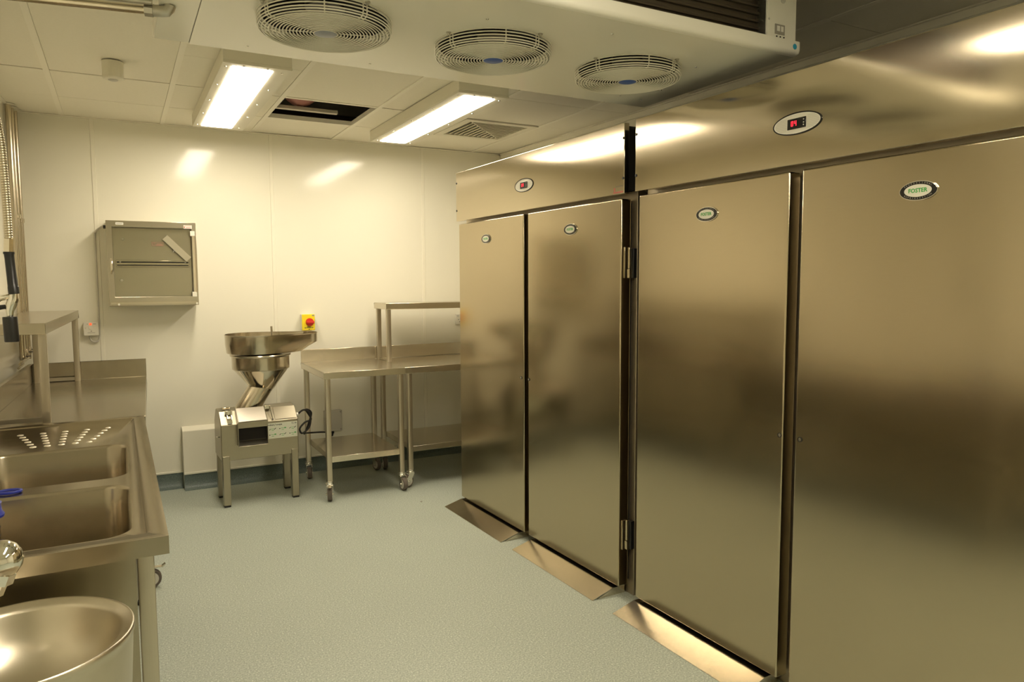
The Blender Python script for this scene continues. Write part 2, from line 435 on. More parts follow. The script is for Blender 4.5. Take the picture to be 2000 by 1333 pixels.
# ================================================================== CEILING GRILLE
def grille():
    x0, x1, y0, y1 = 2.1285, 2.6985, 4.561, 5.155
    t = Thing('ceiling_grille', 'cream louvred ceiling grille with slats split along a diagonal', 'grille', ((x0 + x1) / 2, (y0 + y1) / 2, H))
    a0, a1, b0, b1 = x0 + .055, x1 - .055, y0 + .06, y1 - .06
    t.part(MB().plate([(x0, y0), (x1, y0), (x1, y1), (x0, y1)], [[(a0, b0), (a1, b0), (a1, b1), (a0, b1)]], H - .006, H + .014), 'frame', 'lamp_body', bev=.002)
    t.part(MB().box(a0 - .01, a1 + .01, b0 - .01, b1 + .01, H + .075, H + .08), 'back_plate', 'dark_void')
    W_, D_ = a1 - a0, b1 - b0
    n = 12
    for k in range(n):
        u = (k + .35) / n
        x = a0 + u * W_; ys = b0 + u * D_
        t.part(MB().prism([(x - .004, H + .002), (x - .001, H - .002), (x + .022, H + .030), (x + .019, H + .034)], 'y', ys + .004, b1 + .003), 'slat', 'lamp_body', smooth=False)
    for k in range(n):
        u = (k + .35) / n
        y = b0 + u * D_; xs = a0 + u * W_
        t.part(MB().prism([(y - .004, H + .002), (y - .001, H - .002), (y + .034, H + .022), (y + .031, H + .026)], 'x', xs + .004, a1 + .003), 'slat', 'lamp_body', smooth=False)
    t.part(MB().add([(a0 - .004, b0, H), (a0 + .004, b0, H), (a1 + .004, b1, H), (a1 - .004, b1, H), (a0 - .004, b0, H + .03), (a0 + .004, b0, H + .03), (a1 + .004, b1, H + .03), (a1 - .004, b1, H + .03)],
                    [(0, 1, 2, 3), (4, 7, 6, 5), (0, 3, 7, 4), (1, 5, 6, 2)]), 'diagonal_bar', 'lamp_body', smooth=False)
grille()

# ================================================================== SMOKE DETECTOR
dx, dy = .018, 4.235
t = Thing('ceiling_sensor', 'cream drum shaped sensor on a ceiling tile', 'sensor', (dx, dy, H))
t.part(MB().lathe([(.049, .0), (.051, -.004), (.049, -.012), (.048, -.06), (.049, -.064), (.048, -.080), (.041, -.086), (.024, -.087)], (dx, dy, H), 40), 'drum', 'lamp_body')
t.part(MB().lathe([(.023, -.0865), (.022, -.090), (.014, -.093), (.003, -.094)], (dx, dy, H), 28), 'lens', 'grey_plastic')

# ================================================================== OVERHEAD COOLER
def cooler():
    X0, X1, Y0, Y1, Z = .243, 2.19, 1.853, 2.728, 2.30
    t = Thing('ceiling_cooler', 'white ceiling hung cooling unit with three round fan guards', 'cooling unit', ((X0 + X1) / 2, (Y0 + Y1) / 2, Z))
    fans = [(.592, 2.286), (1.170, 2.286), (1.748, 2.286)]
    RF = .189
    top = H - .004
    # pan: bottom plate with the fan openings, rolled front lip
    t.part(MB().plate([(X0, Y0 + .02), (X1 - .01, Y0 + .02), (X1 - .01, Y1), (X0, Y1)], [circ(x, y, RF, 40) for x, y in fans], Z, Z + .004), 'drip_pan', 'white_enamel', smooth=False)
    lip = [(Y0 + .022, Z), (Y0 + .012, Z + .002), (Y0 + .004, Z + .008), (Y0, Z + .018), (Y0, Z + .048), (Y0 + .012, Z + .050), (Y0 + .022, Z + .050)]
    lo = []
    for x in (X0, X1 - .012, X1 - .004, X1):
        k = {X0: 0, X1 - .012: 0, X1 - .004: .004, X1: .014}[x]
        lo.append([(x, min(p[0] + k * .25, Y0 + .03), max(p[1], Z + k)) for p in lip])
    t.part(MB().loft(lo), 'front_lip', 'white_enamel')
    t.part(MB().box(X0, X1 - .012, Y1 - .004, Y1, Z, top), 'rear_panel', 'white_enamel', bev=.002)
    t.part(MB().box(X0, X0 + .004, Y0 + .03, Y1 - .004, Z + .004, top), 'end_panel', 'white_enamel')
    t.part(MB().box(X1 - .016, X1 - .012, Y0 + .03, Y1 - .004, Z + .004, top), 'end_panel', 'white_enamel')
    t.part(MB().box(X0, X1 - .012, Y0 + .02, Y1, top - .004, top), 'top_panel', 'white_enamel')
    # near face: white end plates either side of a dark finned coil
    ep = t.part(MB().box(X1 - .155, X1 - .012, Y0 + .014, Y0 + .022, Z + .05, top), 'end_plate', 'white_enamel')
    t.part(MB().box(X0, X0 + .12, Y0 + .014, Y0 + .022, Z + .05, top), 'end_plate', 'white_enamel')
    t.part(MB().box(X1 - .118, X1 - .070, Y0 + .0115, Y0 + .0135, Z + .064, Z + .098), 'rating_plate', 'print_grey', parent=ep)
    t.part(MB().box(X1 - .110, X1 - .096, Y0 + .010, Y0 + .0112, Z + .074, Z + .092), 'symbol', 'sticker_white', parent=ep)
    t.part(MB().box(X1 - .090, X1 - .078, Y0 + .010, Y0 + .0112, Z + .074, Z + .092), 'symbol', 'sticker_white', parent=ep)
    for k in range(3):
        t.part(MB().cyl((X1 - .108 + .018 * k, Y0 + .012, Z + .056), (X1 - .108 + .018 * k, Y0 + .0142, Z + .056), .003, 10), 'hole', 'dark_void', parent=ep)
    t.part(MB().cyl((X1 - .08, Y0 + .012, Z + .185), (X1 - .08, Y0 + .0142, Z + .185), .012, 16), 'cable_entry', 'grey_plastic', parent=ep)
    t.part(MB().cyl((X1 - .148, Y0 + .012, Z + .11), (X1 - .148, Y0 + .0142, Z + .11), .004, 10), 'rivet', 'grey_plastic', parent=ep)
    t.part(MB().cyl((X1 - .030, Y0 - .0006, Z + .028), (X1 - .030, Y0 + .001, Z + .028), .010, 20), 'round_sticker', 'cyan_sticker')
    coil = t.part(MB().box(X0 + .12, X1 - .155, Y0 + .06, Y0 + .10, Z + .02, top - .004), 'coil', 'fin_dark')
    for k in range(9):
        z = Z + .06 + k * .026
        t.part(MB().cyl((X0 + .12, Y0 + .055, z), (X1 - .155, Y0 + .055, z), .006, 8), 'coil_tube', 'fin_dark', parent=coil)
    # left end compartment, a little higher
    t.part(MB().box(.135, X0 - .0005, Y0 + .05, Y1 - .001, Z + .002, top), 'end_compartment', 'white_enamel', bev=.003)
    for (x, y) in [(.42, 2.66), (.85, 2.66), (1.03, 2.05), (1.35, 2.47), (1.95, 2.60), (2.05, 2.45), (1.95, 2.13), (2.08, 2.62), (1.45, 1.98)]:
        t.part(MB().lathe([(.0001, -.003), (.003, -.0025), (.005, -.0005), (.005, .001)], (x, y, Z), 8), 'rivet', 'chrome')
    # fans
    for i, (x, y) in enumerate(fans):
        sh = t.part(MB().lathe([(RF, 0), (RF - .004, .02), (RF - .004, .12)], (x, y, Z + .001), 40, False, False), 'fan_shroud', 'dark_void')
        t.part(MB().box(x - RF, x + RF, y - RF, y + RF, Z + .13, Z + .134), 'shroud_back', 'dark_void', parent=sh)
        bl = MB().lathe([(.0001, .03), (.06, .03), (.06, .10), (.0001, .10)], (x, y, Z), 24)
        for k in range(5):
            a = 2 * PI * k / 5 + .3
            pts = []
            for (r, da, z) in [(.058, -.25, .085), (.165, -.20, .09), (.165, .28, .045), (.058, .35, .04)]:
                pts.append((x + r * math.cos(a + da), y + r * math.sin(a + da), Z + z))
            bl.add(pts + [(p[0], p[1], p[2] + .003) for p in pts], [(0, 1, 2, 3), (7, 6, 5, 4), (0, 4, 5, 1), (1, 5, 6, 2), (2, 6, 7, 3), (3, 7, 4, 0)])
        t.part(bl, 'fan_impeller', 'black_plastic')
        zg = Z - .043
        RG = .197
        g = MB()
        nr = 17
        for k in range(nr):
            r = .036 + (RG - .036) * (k / (nr - 1))
            z = zg + (.0 if k < nr - 2 else (.002 if k == nr - 2 else .006))
            g.tube([(x + r * math.cos(2 * PI * q / 52), y + r * math.sin(2 * PI * q / 52), z) for q in range(52)], .0022, 5, True)
        for k in range(4):
            z = zg + .0125 + k * .0098
            r = RG + .0025 + .0006 * k
            g.tube([(x + r * math.cos(2 * PI * q / 52), y + r * math.sin(2 * PI * q / 52), z) for q in range(52)], .0022, 5, True)
        sp = []
        for base, dbl in ((20, 1), (75, 0), (110, 1), (165, 0), (200, 1), (255, 0), (290, 1), (345, 0)):
            for d in ((-2.6, 2.6) if dbl else (0,)): sp.append((base, d))
        for base, d in sp:
            a = R(base); off = d * .0026
            cx, sx = math.cos(a), math.sin(a)
            def Q(r, z): return (x + r * cx - off * sx, y + r * sx + off * cx, z)
            g.tube([Q(.03, zg + .003), Q(RG - .012, zg + .003), Q(RG - .002, zg + .007), Q(RG + .001, zg + .014), Q(RG + .002, Z - .001)], .0022, 5)
        t.part(g, 'fan_guard', 'white_wire')
        for base in (20, 110, 200, 290):
            a = R(base); p = (x + (RG + .014) * math.cos(a), y + (RG + .014) * math.sin(a), Z)
            t.part(MB().lathe([(.0001, -.010), (.004, -.010), (.0045, -.004), (.008, -.003), (.008, .0)], p, 10), 'guard_bolt', 'galvanised')
        t.part(MB().lathe([(.0001, -.003), (.028, -.003), (.034, -.001), (.034, .004), (.0001, .004)], (x, y, zg), 28), 'guard_badge', 'blue_cap_grey' if i == 0 else 'blue_cap')
cooler()

# drain pipe at the cooler's end
t = Thing('drain_pipe', 'silver pipe with elbow joint running from the cooler to the wall', 'pipe', (.165, 2.39, 2.28))
pz = 2.283
t.part(MB().cyl((lwx(2.5) + .002, 2.56, pz + .008), (.118, 2.400, pz), .0125, 16), 'pipe', 'polished_steel')
t.part(MB().cyl((lwx(2.5) + .002, 2.525, pz + .020), (.118, 2.378, pz + .016), .008, 12), 'upper_pipe', 'galvanised')
t.part(MB().tube([(.100, 2.404, pz + .001), (.122, 2.399, pz)], .019, 8), 'coupling_nut', 'galvanised')
t.part(MB().tube([(.122, 2.399, pz), (.140, 2.395, pz), (.156, 2.392, pz + .002), (.163, 2.391, pz + .010), (.165, 2.39, 2.3018)], .017, 16), 'elbow', 'galvanised')

# ================================================================== TALL STEEL CABINETS
FX = 2.084
UY = (0, -1, 0)   # reading direction on the fronts (towards the camera)
UZ = (0, 0, 1)
def ell_box(mb, y, z, ry, rz, x0, x1, n=40):
    poly = [(y + ry * math.cos(2 * PI * k / n), z + rz * math.sin(2 * PI * k / n)) for k in range(n)]
    return mb.prism(poly, 'x', x0, x1)
def ell_ring(mb, y, z, ry, rz, wy, x0, x1, n=44):
    o = [(y + ry * math.cos(2 * PI * k / n), z + rz * math.sin(2 * PI * k / n)) for k in range(n)]
    i = [(y + (ry - wy) * math.cos(2 * PI * k / n), z + (rz - wy) * math.sin(2 * PI * k / n)) for k in range(n)]
    return mb.loft([[(x1, *p) for p in o], [(x0, *p) for p in o], [(x0, *p) for p in i], [(x1, *p) for p in i]], close=True)

def cold_cabinet(label, hy, body, doors, disp, sticker=False):
    (h0, h1), (b0, b1) = hy, body
    t = Thing('refrigerator', label, 'refrigerator', (FX + .5, (b0 + b1) / 2, 0), YF, group='roll-in refrigerators along the right wall')
    t.part(MB().box(FX + .076, FX + .96, b0, b1, .0, 1.905), 'body', 'body_steel', bev=.002)
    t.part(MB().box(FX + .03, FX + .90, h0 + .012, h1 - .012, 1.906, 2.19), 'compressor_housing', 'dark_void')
    # folded header panel
    hd = t.part(MB().box(FX, FX + .028, h0, h1, 1.887, 2.20), 'header_panel', 'header_steel', bev=.0025, seg=3)
    for y in (h0 + .006, h1 - .007):
        for z in (1.956, 2.133):
            m = MB(); m.cyl((FX - .002, y, z), (FX + .001, y, z), .0062, 12).cyl((FX - .0035, y, z), (FX - .002, y, z), .004, 10)
            t.part(m, 'screw', 'black_plastic', parent=hd)
    # temperature display in its oval badge
    dy_, dz_ = disp
    t.part(ell_ring(MB(), dy_, dz_, .098, .0375, .0045, FX - .003, FX), 'display_surround', 'black_gloss', parent=hd)
    t.part(ell_box(MB(), dy_, dz_, .0945, .034, FX - .0012, FX), 'display_plate', 'badge_silver', parent=hd)
    t.part(ell_ring(MB(), dy_, dz_, .0935, .033, .002, FX - .002, FX - .001), 'display_rim', 'sticker_white', parent=hd)
    rib = MB()
    for k in range(8):
        z = dz_ - .019 + .038 * k / 7
        hw = .088 * math.sqrt(max(0, 1 - ((z - dz_) / .0325) ** 2))
        rib.box(FX - .0017, FX - .001, dy_ + .042, dy_ + hw, z - .0011, z + .0011).box(FX - .0017, FX - .001, dy_ - hw, dy_ - .042, z - .0011, z + .0011)
    t.part(rib, 'display_ribs', 'badge_rib', parent=hd)
    t.part(MB().box(FX - .004, FX - .001, dy_ - .037, dy_ + .037, dz_ - .0175, dz_ + .0175), 'display_screen', 'black_gloss', parent=hd, bev=.001)
    dg = MB()
    def seg7(cy, ch, hgt=.017):
        segs = {'0': 'abcdef', '4': 'bcfg', '1': 'bc'}[ch]
        w_, h_ = hgt * .5, hgt; th = .0022
        y0, z0 = cy + w_ / 2, dz_ + .001 - h_ / 2
        S = {'a': (0, w_, h_ - th, h_), 'd': (0, w_, 0, th), 'g': (0, w_, h_ / 2 - th / 2, h_ / 2 + th / 2), 'f': (0, th, h_ / 2, h_), 'e': (0, th, 0, h_ / 2), 'b': (w_ - th, w_, h_ / 2, h_), 'c': (w_ - th, w_, 0, h_ / 2)}
        for s_ in segs:
            a, b, c, d = S[s_]; dg.box(FX - .0046, FX - .0039, y0 - b, y0 - a, z0 + c, z0 + d)
    seg7(dy_ + .017, '0'); seg7(dy_ + .004, '4')
    t.part(dg, 'display_digits', 'red_led', parent=hd)
    bt = MB()
    for z in (-.009, -.001, .009): bt.cyl((FX - .0046, dy_ - .029, dz_ + z), (FX - .0038, dy_ - .029, dz_ + z), .0022, 8)
    t.part(bt, 'display_buttons', 'grey_plastic', parent=hd)
    if sticker:
        t.part(MB().box(FX - .0004, FX, 2.600, 2.672, 1.893, 1.900), 'sticker_band', 'print_red', parent=hd)
        t.part(MB().box(FX - .0004, FX, 2.658, 2.668, 1.902, 1.918), 'sticker_mark', 'print_red', parent=hd)
        t.part(text_mb('SALES & SERVICE', .0075, (FX - .0002, 2.628, 1.923), UY, UZ, .0002), 'sticker_lettering', 'print_grey', parent=hd)
    # doors
    for di, (d0, d1, by, lk, hinge) in enumerate(doors):
        dr = t.part(MB().box(FX, FX + .058, d0, d1, .052, 1.867), 'door', 'door_steel', bev=.006, seg=4)
        t.part(MB().box(FX + .058, FX + .0765, d0 + .018, d1 - .018, .07, 1.85), 'gasket', 'black_rubber', parent=dr)
        bz = 1.753
        t.part(ell_box(MB(), by, bz, .0565, .0285, FX - .004, FX), 'badge_rim', 'chrome', parent=dr)
        t.part(ell_box(MB(), by, bz, .0540, .0262, FX - .0056, FX - .003), 'badge_oval', 'black_gloss', parent=dr)
        t.part(ell_box(MB(), by, bz, .0405, .0180, FX - .0064, FX - .005), 'badge_face', 'badge_silver', parent=dr)
        t.part(text_mb('FOSTER', .0165, (FX - .0066, by, bz), UY, UZ, .0003, bold=.0004, sx=.98), 'badge_lettering', 'print_green', parent=dr)
        ring = MB()
        for word, up in (('PROFESSIONAL', 1), ('REFRIGERATION', -1)):
            for k, ch in enumerate(word):
                a = (k - (len(word) - 1) / 2) / (len(word) - 1) * 1.9
                y = by - .0475 * math.sin(a); z = bz + up * .0222 * math.cos(a)
                tx = Vector((0, -math.cos(a) * .0475, -up * math.sin(a) * .0222)).normalized()
                un = Vector((1, 0, 0)); ty = tx.cross(-un) * -1
                if ty.z < 0: ty = -ty
                m = text_mb(ch, .0062, (FX - .0058, y, z), tx, ty, .0002)
                ring.add(m.v, m.f)
        t.part(ring, 'badge_small_lettering', 'print_grey', parent=dr)
        lz = .948
        t.part(ell_ring(MB(), lk, lz, .0085, .0085, .002, FX - .003, FX, 20), 'lock_ring', 'black_plastic', parent=dr)
        t.part(ell_box(MB(), lk, lz, .0065, .0065, FX - .002, FX, 16), 'lock_barrel', 'chrome', parent=dr)
        if hinge:
            e = d0 if hinge < 0 else d1; s_ = hinge
            for zz in (1.578, .30):
                hb = MB().box(FX + .018, FX + .052, min(e, e + s_ * .006), max(e, e + s_ * .006), zz - .07, zz + .07)
                hb.box(FX + .040, FX + .054, min(e + s_ * .002, e + s_ * .012), max(e + s_ * .002, e + s_ * .012), zz - .027, zz + .07).box(FX + .038, FX + .056, min(e + s_ * .002, e + s_ * .014), max(e + s_ * .002, e + s_ * .014), zz - .07, zz - .03)
                t.part(hb, 'hinge_plate', 'polished_steel', parent=dr, bev=.001)
                t.part(MB().box(FX + .056, FX + .0758, min(e + s_ * .001, e + s_ * .022), max(e + s_ * .001, e + s_ * .022), zz - .07, zz + .065), 'hinge_block', 'black_plastic', parent=dr, bev=.001)
    return t
cold_cabinet('tall two-door steel refrigerator further away, beside the wheeled bench at the back wall', (2.594, 4.329), (2.590, 4.335),
             [(3.475, 4.293, 3.912, 3.503, 0), (2.612, 3.428, 3.012, 3.419, -1)], (3.466, 2.024), True)
cold_cabinet('tall two-door steel refrigerator nearest the camera, with the larger bright red display', (.78, 2.518), (.775, 2.522),
             [(1.698, 2.489, 2.081, 1.710, 1), (.80, 1.647, 1.245, 1.625, 0)], (1.674, 2.024))

# entry ramps
def ramp(label, y0, y1, yaw=YF):
    zr = .036
    t = Thing('door_ramp', label, 'ramp', (2.02, (y0 + y1) / 2, 0), yaw, group='steel entry ramps at the refrigerator doors')
    t.part(MB().prism([(1.957, .0006), (1.9575, .0022), (2.078, zr), (2.150, zr), (2.150, zr - .002), (2.078, zr - .002), (1.965, .0006)], 'y', y0, y1), 'plate', 'ramp_steel', smooth=False)
    for y in (y0, y1 - .0025):
        t.part(MB().prism([(1.985, .0005), (2.078, zr - .0022), (2.148, zr - .0022), (2.148, .0005)], 'y', y + .0001, y + .0024), 'cheek', 'ramp_steel', smooth=False)
ramp('steel entry ramp at the furthest refrigerator door, darkest of the three', 3.528, 4.292)
ramp('steel entry ramp between the other two, at the hinged door of the far refrigerator', 2.645, 3.396)
ramp('bright steel entry ramp nearest the camera, at the near refrigerator', 1.742, 2.492)

# ================================================================== WHEELED TABLES
def castor(t, x, y, ang, brake=False, ztop=.130):
    """swivel castor below (x, y): fork > tyre, disc, bolts, brake"""
    ca, sa = math.cos(R(ang)), math.sin(R(ang))
    def T(p): return (x + p[0] * ca - p[1] * sa, y + p[0] * sa + p[1] * ca, p[2])
    def tr(mb): mb.v = [T(p) for p in mb.v]; return mb
    ox, wr, wz = .028, .046, .047      # trail, wheel radius, axle height
    f = MB()
    f.lathe([(.024, ztop), (.024, ztop - .012), (.028, ztop - .014), (.028, ztop - .024), (.022, ztop - .027)], (0, 0, 0), 20)
    for s in (-1, 1):
        yy = s * .0205
        poly = [(-.018, ztop - .024), (.024, ztop - .024), (ox + .017, wz + .03), (ox + .015, wz - .008), (ox, wz - .014), (ox - .014, wz - .008), (-.004, wz + .028), (-.02, ztop - .034)]
        f.prism(poly, 'y', yy - .0012, yy + .0012)
    f.box(-.022, .026, -.0205, .0205, ztop - .0275, ztop - .0245)
    fo = t.part(tr(f), 'castor', 'zinc_plate', bev=.0008)
    def wheel(prof): 
        m = MB(); n = 28
        m.loft([[(ox + r * math.cos(2 * PI * k / n), yv, wz + r * math.sin(2 * PI * k / n)) for k in range(n)] for r, yv in prof]); return tr(m)
    t.part(wheel([(.033, -.0148), (.041, -.0155), (.0455, -.0115), (wr, 0), (.0455, .0115), (.041, .0155), (.033, .0148)]), 'tyre', 'tyre_grey', parent=fo)
    t.part(wheel([(.012, -.0165), (.033, -.0152), (.033, .0152), (.012, .0165)]), 'wheel_disc', 'grey_plastic', parent=fo)
    t.part(wheel([(.005, -.028), (.0068, -.027), (.0068, -.021), (.0068, .021), (.0068, .027), (.005, .028)]), 'axle_bolt', 'chrome', parent=fo)
    if brake:
        t.part(tr(MB().box(ox - .005, ox + .05, -.012, .012, wz + .052, wz + .056).prism([(ox + .045, wz + .054), (ox + .06, wz + .066), (ox + .064, wz + .062), (ox + .05, wz + .050)], 'y', -.012, .012)), 'brake_pedal', 'polished_steel', parent=fo)

def table_top(t, x0, x1, y0, y1, z, th=.045, up=None, mat='bench_steel', name='worktop', sides=()):
    m = MB().box(x0, x1, y0, y1, z - .004, z)
    m.box(x0, x1, y0, y0 + .003, z - th, z - .004).box(x0, x1, y1 - .003, y1, z - th, z - .004).box(x0, x0 + .003, y0 + .003, y1 - .003, z - th, z - .004).box(x1 - .003, x1, y0 + .003, y1 - .003, z - th, z - .004)
    return t.part(m, name, mat, bev=.002, seg=2)

def leg(t, x, y, z0, z1, s=.036, mat='frame_steel', name='leg', parent=None):
    h = s / 2
    return t.part(MB().prism(rrect(x - h, x + h, y - h, y + h, .004, 3), 'z', z0, z1), name, mat, parent=parent)

def low_shelf(t, x0, x1, y0, y1, z):
    m = MB().box(x0, x1, y0, y1, z - .003, z).box(x0, x1, y0, y0 + .003, z - .04, z - .003).box(x0, x1, y1 - .003, y1, z - .04, z - .003).box(x0, x0 + .003, y0, y1, z - .04, z - .003).box(x1 - .003, x1, y0, y1, z - .04, z - .003)
    t.part(m, 'lower_shelf', 'bench_steel', bev=.0015)

TZ = .885
# small trolley table beside the vegetable machine
t = Thing('trolley_table', 'small stainless steel trolley table on castors with splashback, right of the vegetable machine', 'table', (1.45, 5.2, 0), -.247, group='wheeled steel tables')
x0, x1, y0, y1 = 1.166, 1.742, 4.852, 5.574
table_top(t, x0, x1, y0, y1, TZ)
t.part(MB().box(x0, x1, y1 - .018, y1, TZ + .0005, .983).box(x0, x1, y1 - .020, y1 - .018, TZ + .0005, .981), 'splashback', 'bench_steel', bev=.002)
for (lx, ly, a, br) in ((x0 + .026, y0 + .026, 255, True), (x1 - .030, y0 + .026, 275, False), (x0 + .026, y1 - .06, 265, False), (x1 - .030, y1 - .06, 285, False)):
    leg(t, lx, ly, .128, TZ - .004)
    castor(t, lx, ly, a, br)
low_shelf(t, x0 + .04, x1 - .045, y0 + .014, y1 - .07, .300)

# long bench with raised shelf, going behind the refrigerator
t = Thing('work_bench', 'stainless steel bench on castors with raised shelf, partly hidden by the far refrigerator', 'table', (2.3, 5.2, 0), 0, group='wheeled steel tables')
x0, x1, y0, y1 = 1.768, 2.93, 4.872, 5.574
table_top(t, x0, x1, y0, y1, TZ - .002)
t.part(MB().box(x0, x1, y1 - .018, y1, TZ, .983), 'splashback', 'bench_steel', bev=.002)
for (lx, ly, a) in ((x0 + .045, y0 + .035, 20), (x1 - .03, y0 + .03, 250), (x0 + .045, y1 - .07, 262), (x1 - .03, y1 - .07, 280)):
    leg(t, lx, ly, .128, TZ - .006)
    castor(t, lx, ly, a + 180 if a == 20 else a)
low_shelf(t, x0 + .062, x1 - .05, y0 + .02, y1 - .08, .300)
sz = 1.331
sh = t.part(MB().box(1.776, x1, 5.275, 5.575, sz - .004, sz).box(1.776, x1, 5.275, 5.278, sz - .047, sz - .004).box(1.776, x1, 5.572, 5.575, sz - .047, sz - .004).box(1.776, 1.779, 5.278, 5.572, sz - .047, sz - .004).box(x1 - .003, x1, 5.278, 5.572, sz - .047, sz - .004), 'raised_shelf', 'bench_steel', bev=.0015)
for px, py in ((1.798, 5.297), (1.798, 5.533), (x1 - .03, 5.297), (x1 - .03, 5.533)):
    leg(t, px, py, TZ - .002, sz - .004, .034, name='shelf_post')
t.part(MB().box(1.792, 1.804, 5.313, 5.517, TZ, TZ + .012), 'post_rail', 'frame_steel')

# left bench with shelf
LZ = .86
t = Thing('corner_bench', 'stainless steel bench with upstands and raised shelf in the corner beyond the double sink', 'table', (-.36, 4.66, 0), YL)
x0, x1, y0, y1 = -.69, -.041, 3.836, 5.49
table_top(t, x0, x1, y0, y1, LZ, .05, mat='corner_steel')
t.part(MB().box(x0, x1, y1 - .004, y1, LZ + .0005, .979).box(x0, x1, y1 - .004, y1 + .016, .976, .979).box(x1 - .0025, x1, y1 - .012, y1 + .016, LZ + .0005, .979), 'back_upstand', 'corner_steel', bev=.001)
t.part(MB().box(x0, x0 + .004, y0, y1 - .004, LZ + .0005, .979).box(x0 - .02, x0 + .004, y0, y1 - .004, .976, .979), 'wall_upstand', 'corner_steel', bev=.001)
for (lx, ly, a, br) in ((x1 - .035, y0 + .035, 0, True), (x0 + .035, y0 + .035, 100, False), (x1 - .035, y1 - .035, 270, False), (x0 + .035, y1 - .035, 200, False)):
    leg(t, lx, ly, .128, LZ - .004)
    castor(t, lx, ly, a, br)
low_shelf(t, x0 + .05, x1 - .055, y0 + .05, y1 - .05, .30)
sz = 1.318; s0, s1, sx0, sx1 = 3.795, 5.485, -.70, -.42
t.part(MB().box(sx0, sx1, s0, s1, sz - .004, sz).box(sx0, sx1, s0, s0 + .003, sz - .05, sz - .004).box(sx0, sx1, s1 - .003, s1, sz - .05, sz - .004).box(sx0, sx0 + .003, s0 + .003, s1 - .003, sz - .05, sz - .004).box(sx1 - .003, sx1, s0 + .003, s1 - .003, sz - .05, sz - .004), 'raised_shelf', 'corner_steel', bev=.0015)
for px, py in ((sx1 - .022, s0 + .07), (sx1 - .020, s1 - .035), (-.66, s1 - .035), (-.66, s0 + .07)):
    leg(t, px, py, LZ, sz - .004, .034, name='shelf_post')
t.part(MB().box(-.643, sx1 - .037, s1 - .043, s1 - .027, LZ + .006, LZ + .026), 'post_rail', 'frame_steel')
t.part(MB().box(-.643, sx1 - .037, s0 + .062, s0 + .078, LZ + .006, LZ + .026), 'post_rail', 'frame_steel')

# ================================================================== DOUBLE SINK
def sink():
    Z = .88
    x0, x1, y0, y1 = -.60, .085, 1.911, 3.735
    t = Thing('double_sink', 'stainless steel double bowl sink unit with dimpled drainer', 'sink', ((x0 + x1) / 2, (y0 + y1) / 2, 0), .141)
    zi = Z - .010
    bowls = [(-.445, .008, 2.615, 3.165), (-.445, .008, 1.992, 2.525)]
    ix0, ix1, iy0, iy1 = x0 + .04, .043, y0 + .045, y1 - .045
    top = MB()
    top.plate([(x0, y0), (x1, y0), (x1, y1), (x0, y1)], [rrect(ix0, ix1, iy0, iy1, .012, 3)], Z)
    lo = [rrect(ix0, ix1, iy0, iy1, .012, 3), rrect(ix0 + .004, ix1 - .004, iy0 + .004, iy1 - .004, .012, 3), rrect(ix0 + .010, ix1 - .010, iy0 + .010, iy1 - .010, .012, 3)]
    top.loft([[(p[0], p[1], z) for p in l] for l, z in zip(lo, (Z, Z - .004, zi))], False, False)
    holes = [rrect(a, b, c, d, .07, 8) for a, b, c, d in bowls]
    top.plate(lo[2], holes, zi)
    # turned down edges
    th = .045
    top.box(x0, x1, y0, y0 + .002, Z - th, Z - .0002).box(x0, x1, y1 - .002, y1, Z - th, Z - .0002).box(x1 - .002, x1, y0 + .002, y1 - .002, Z - th, Z - .0002).box(x0, x0 + .002, y0 + .002, y1 - .002, Z - th, Z - .0002)
    t.part(top, 'sink_top', 'sink_steel', angle=50)
    for (a, b, c, d) in bowls:
        L_ = []
        for (ins, dz, r) in [(0, 0, .07), (.003, -.003, .068), (.006, -.010, .066), (.010, -.20, .064), (.016, -.235, .062), (.032, -.258, .056), (.07, -.268, .04), (.15, -.272, .03)]:
            L_.append([(p[0], p[1], zi + dz) for p in rrect(a + ins, b - ins, c + ins, d - ins, r, 8)])
        bo = t.part(MB().loft(L_, False, True), 'bowl', 'sink_steel', angle=60)
        cx, cy = (a + b) / 2, (c + d) / 2
        t.part(MB().lathe([(.045, .001), (.045, .004), (.030, .004), (.026, .002), (.0001, .002)], (cx, cy, zi - .273), 24), 'waste', 'chrome', parent=bo)
    me = None
    for i in range(5):
        for j in range(6):
            u_ = j / 5; y = 3.262 + .278 * u_; x = (-.2155 - .002 * u_) + (i - 2) * (.0463 + .0324 * u_)
            if me is None: me = MB().lathe([(.0120, .0), (.0112, .0015), (.0085, .0028), (.0045, .0036), (.0001, .0039)], (0, 0, 0), 16, False).mesh('drainer_dimple', 'dimple_glint')
            o = t.part(me, 'drainer_dimple', 'dimple_glint'); o.location = (x - t.base[0], y - t.base[1], zi + .0002)
    for (lx, ly) in ((x1 - .052, y0 + .045), (x0 + .05, y0 + .045), (x1 - .052, y1 - .045), (x0 + .05, y1 - .045)):
        leg(t, lx, ly, .03, Z - th - .0005 if False else Z - .012, .038)
        t.part(MB().lathe([(.016, .0), (.016, .012), (.011, .014), (.011, .03)], (lx, ly, 0), 14), 'foot', 'black_plastic')
    t.part(MB().box(x0 + .07, x1 - .074, y0 + .040, y0 + .043, .30, Z - .02), 'end_panel', 'sink_steel')
    t.part(MB().box(x1 - .064, x1 - .061, y0 + .066, y1 - .066, .55, Z - .02), 'front_panel', 'sink_steel')
    low_shelf(t, x0 + .07, x1 - .075, y0 + .05, y1 - .05, .28)
steel('dimple_glint', (0.88, 0.83, 0.72), 0.38, 0, (0, 0, 1), 0.02)  # pale base colour stands in for lamp reflections on the drainer dimples
sink()

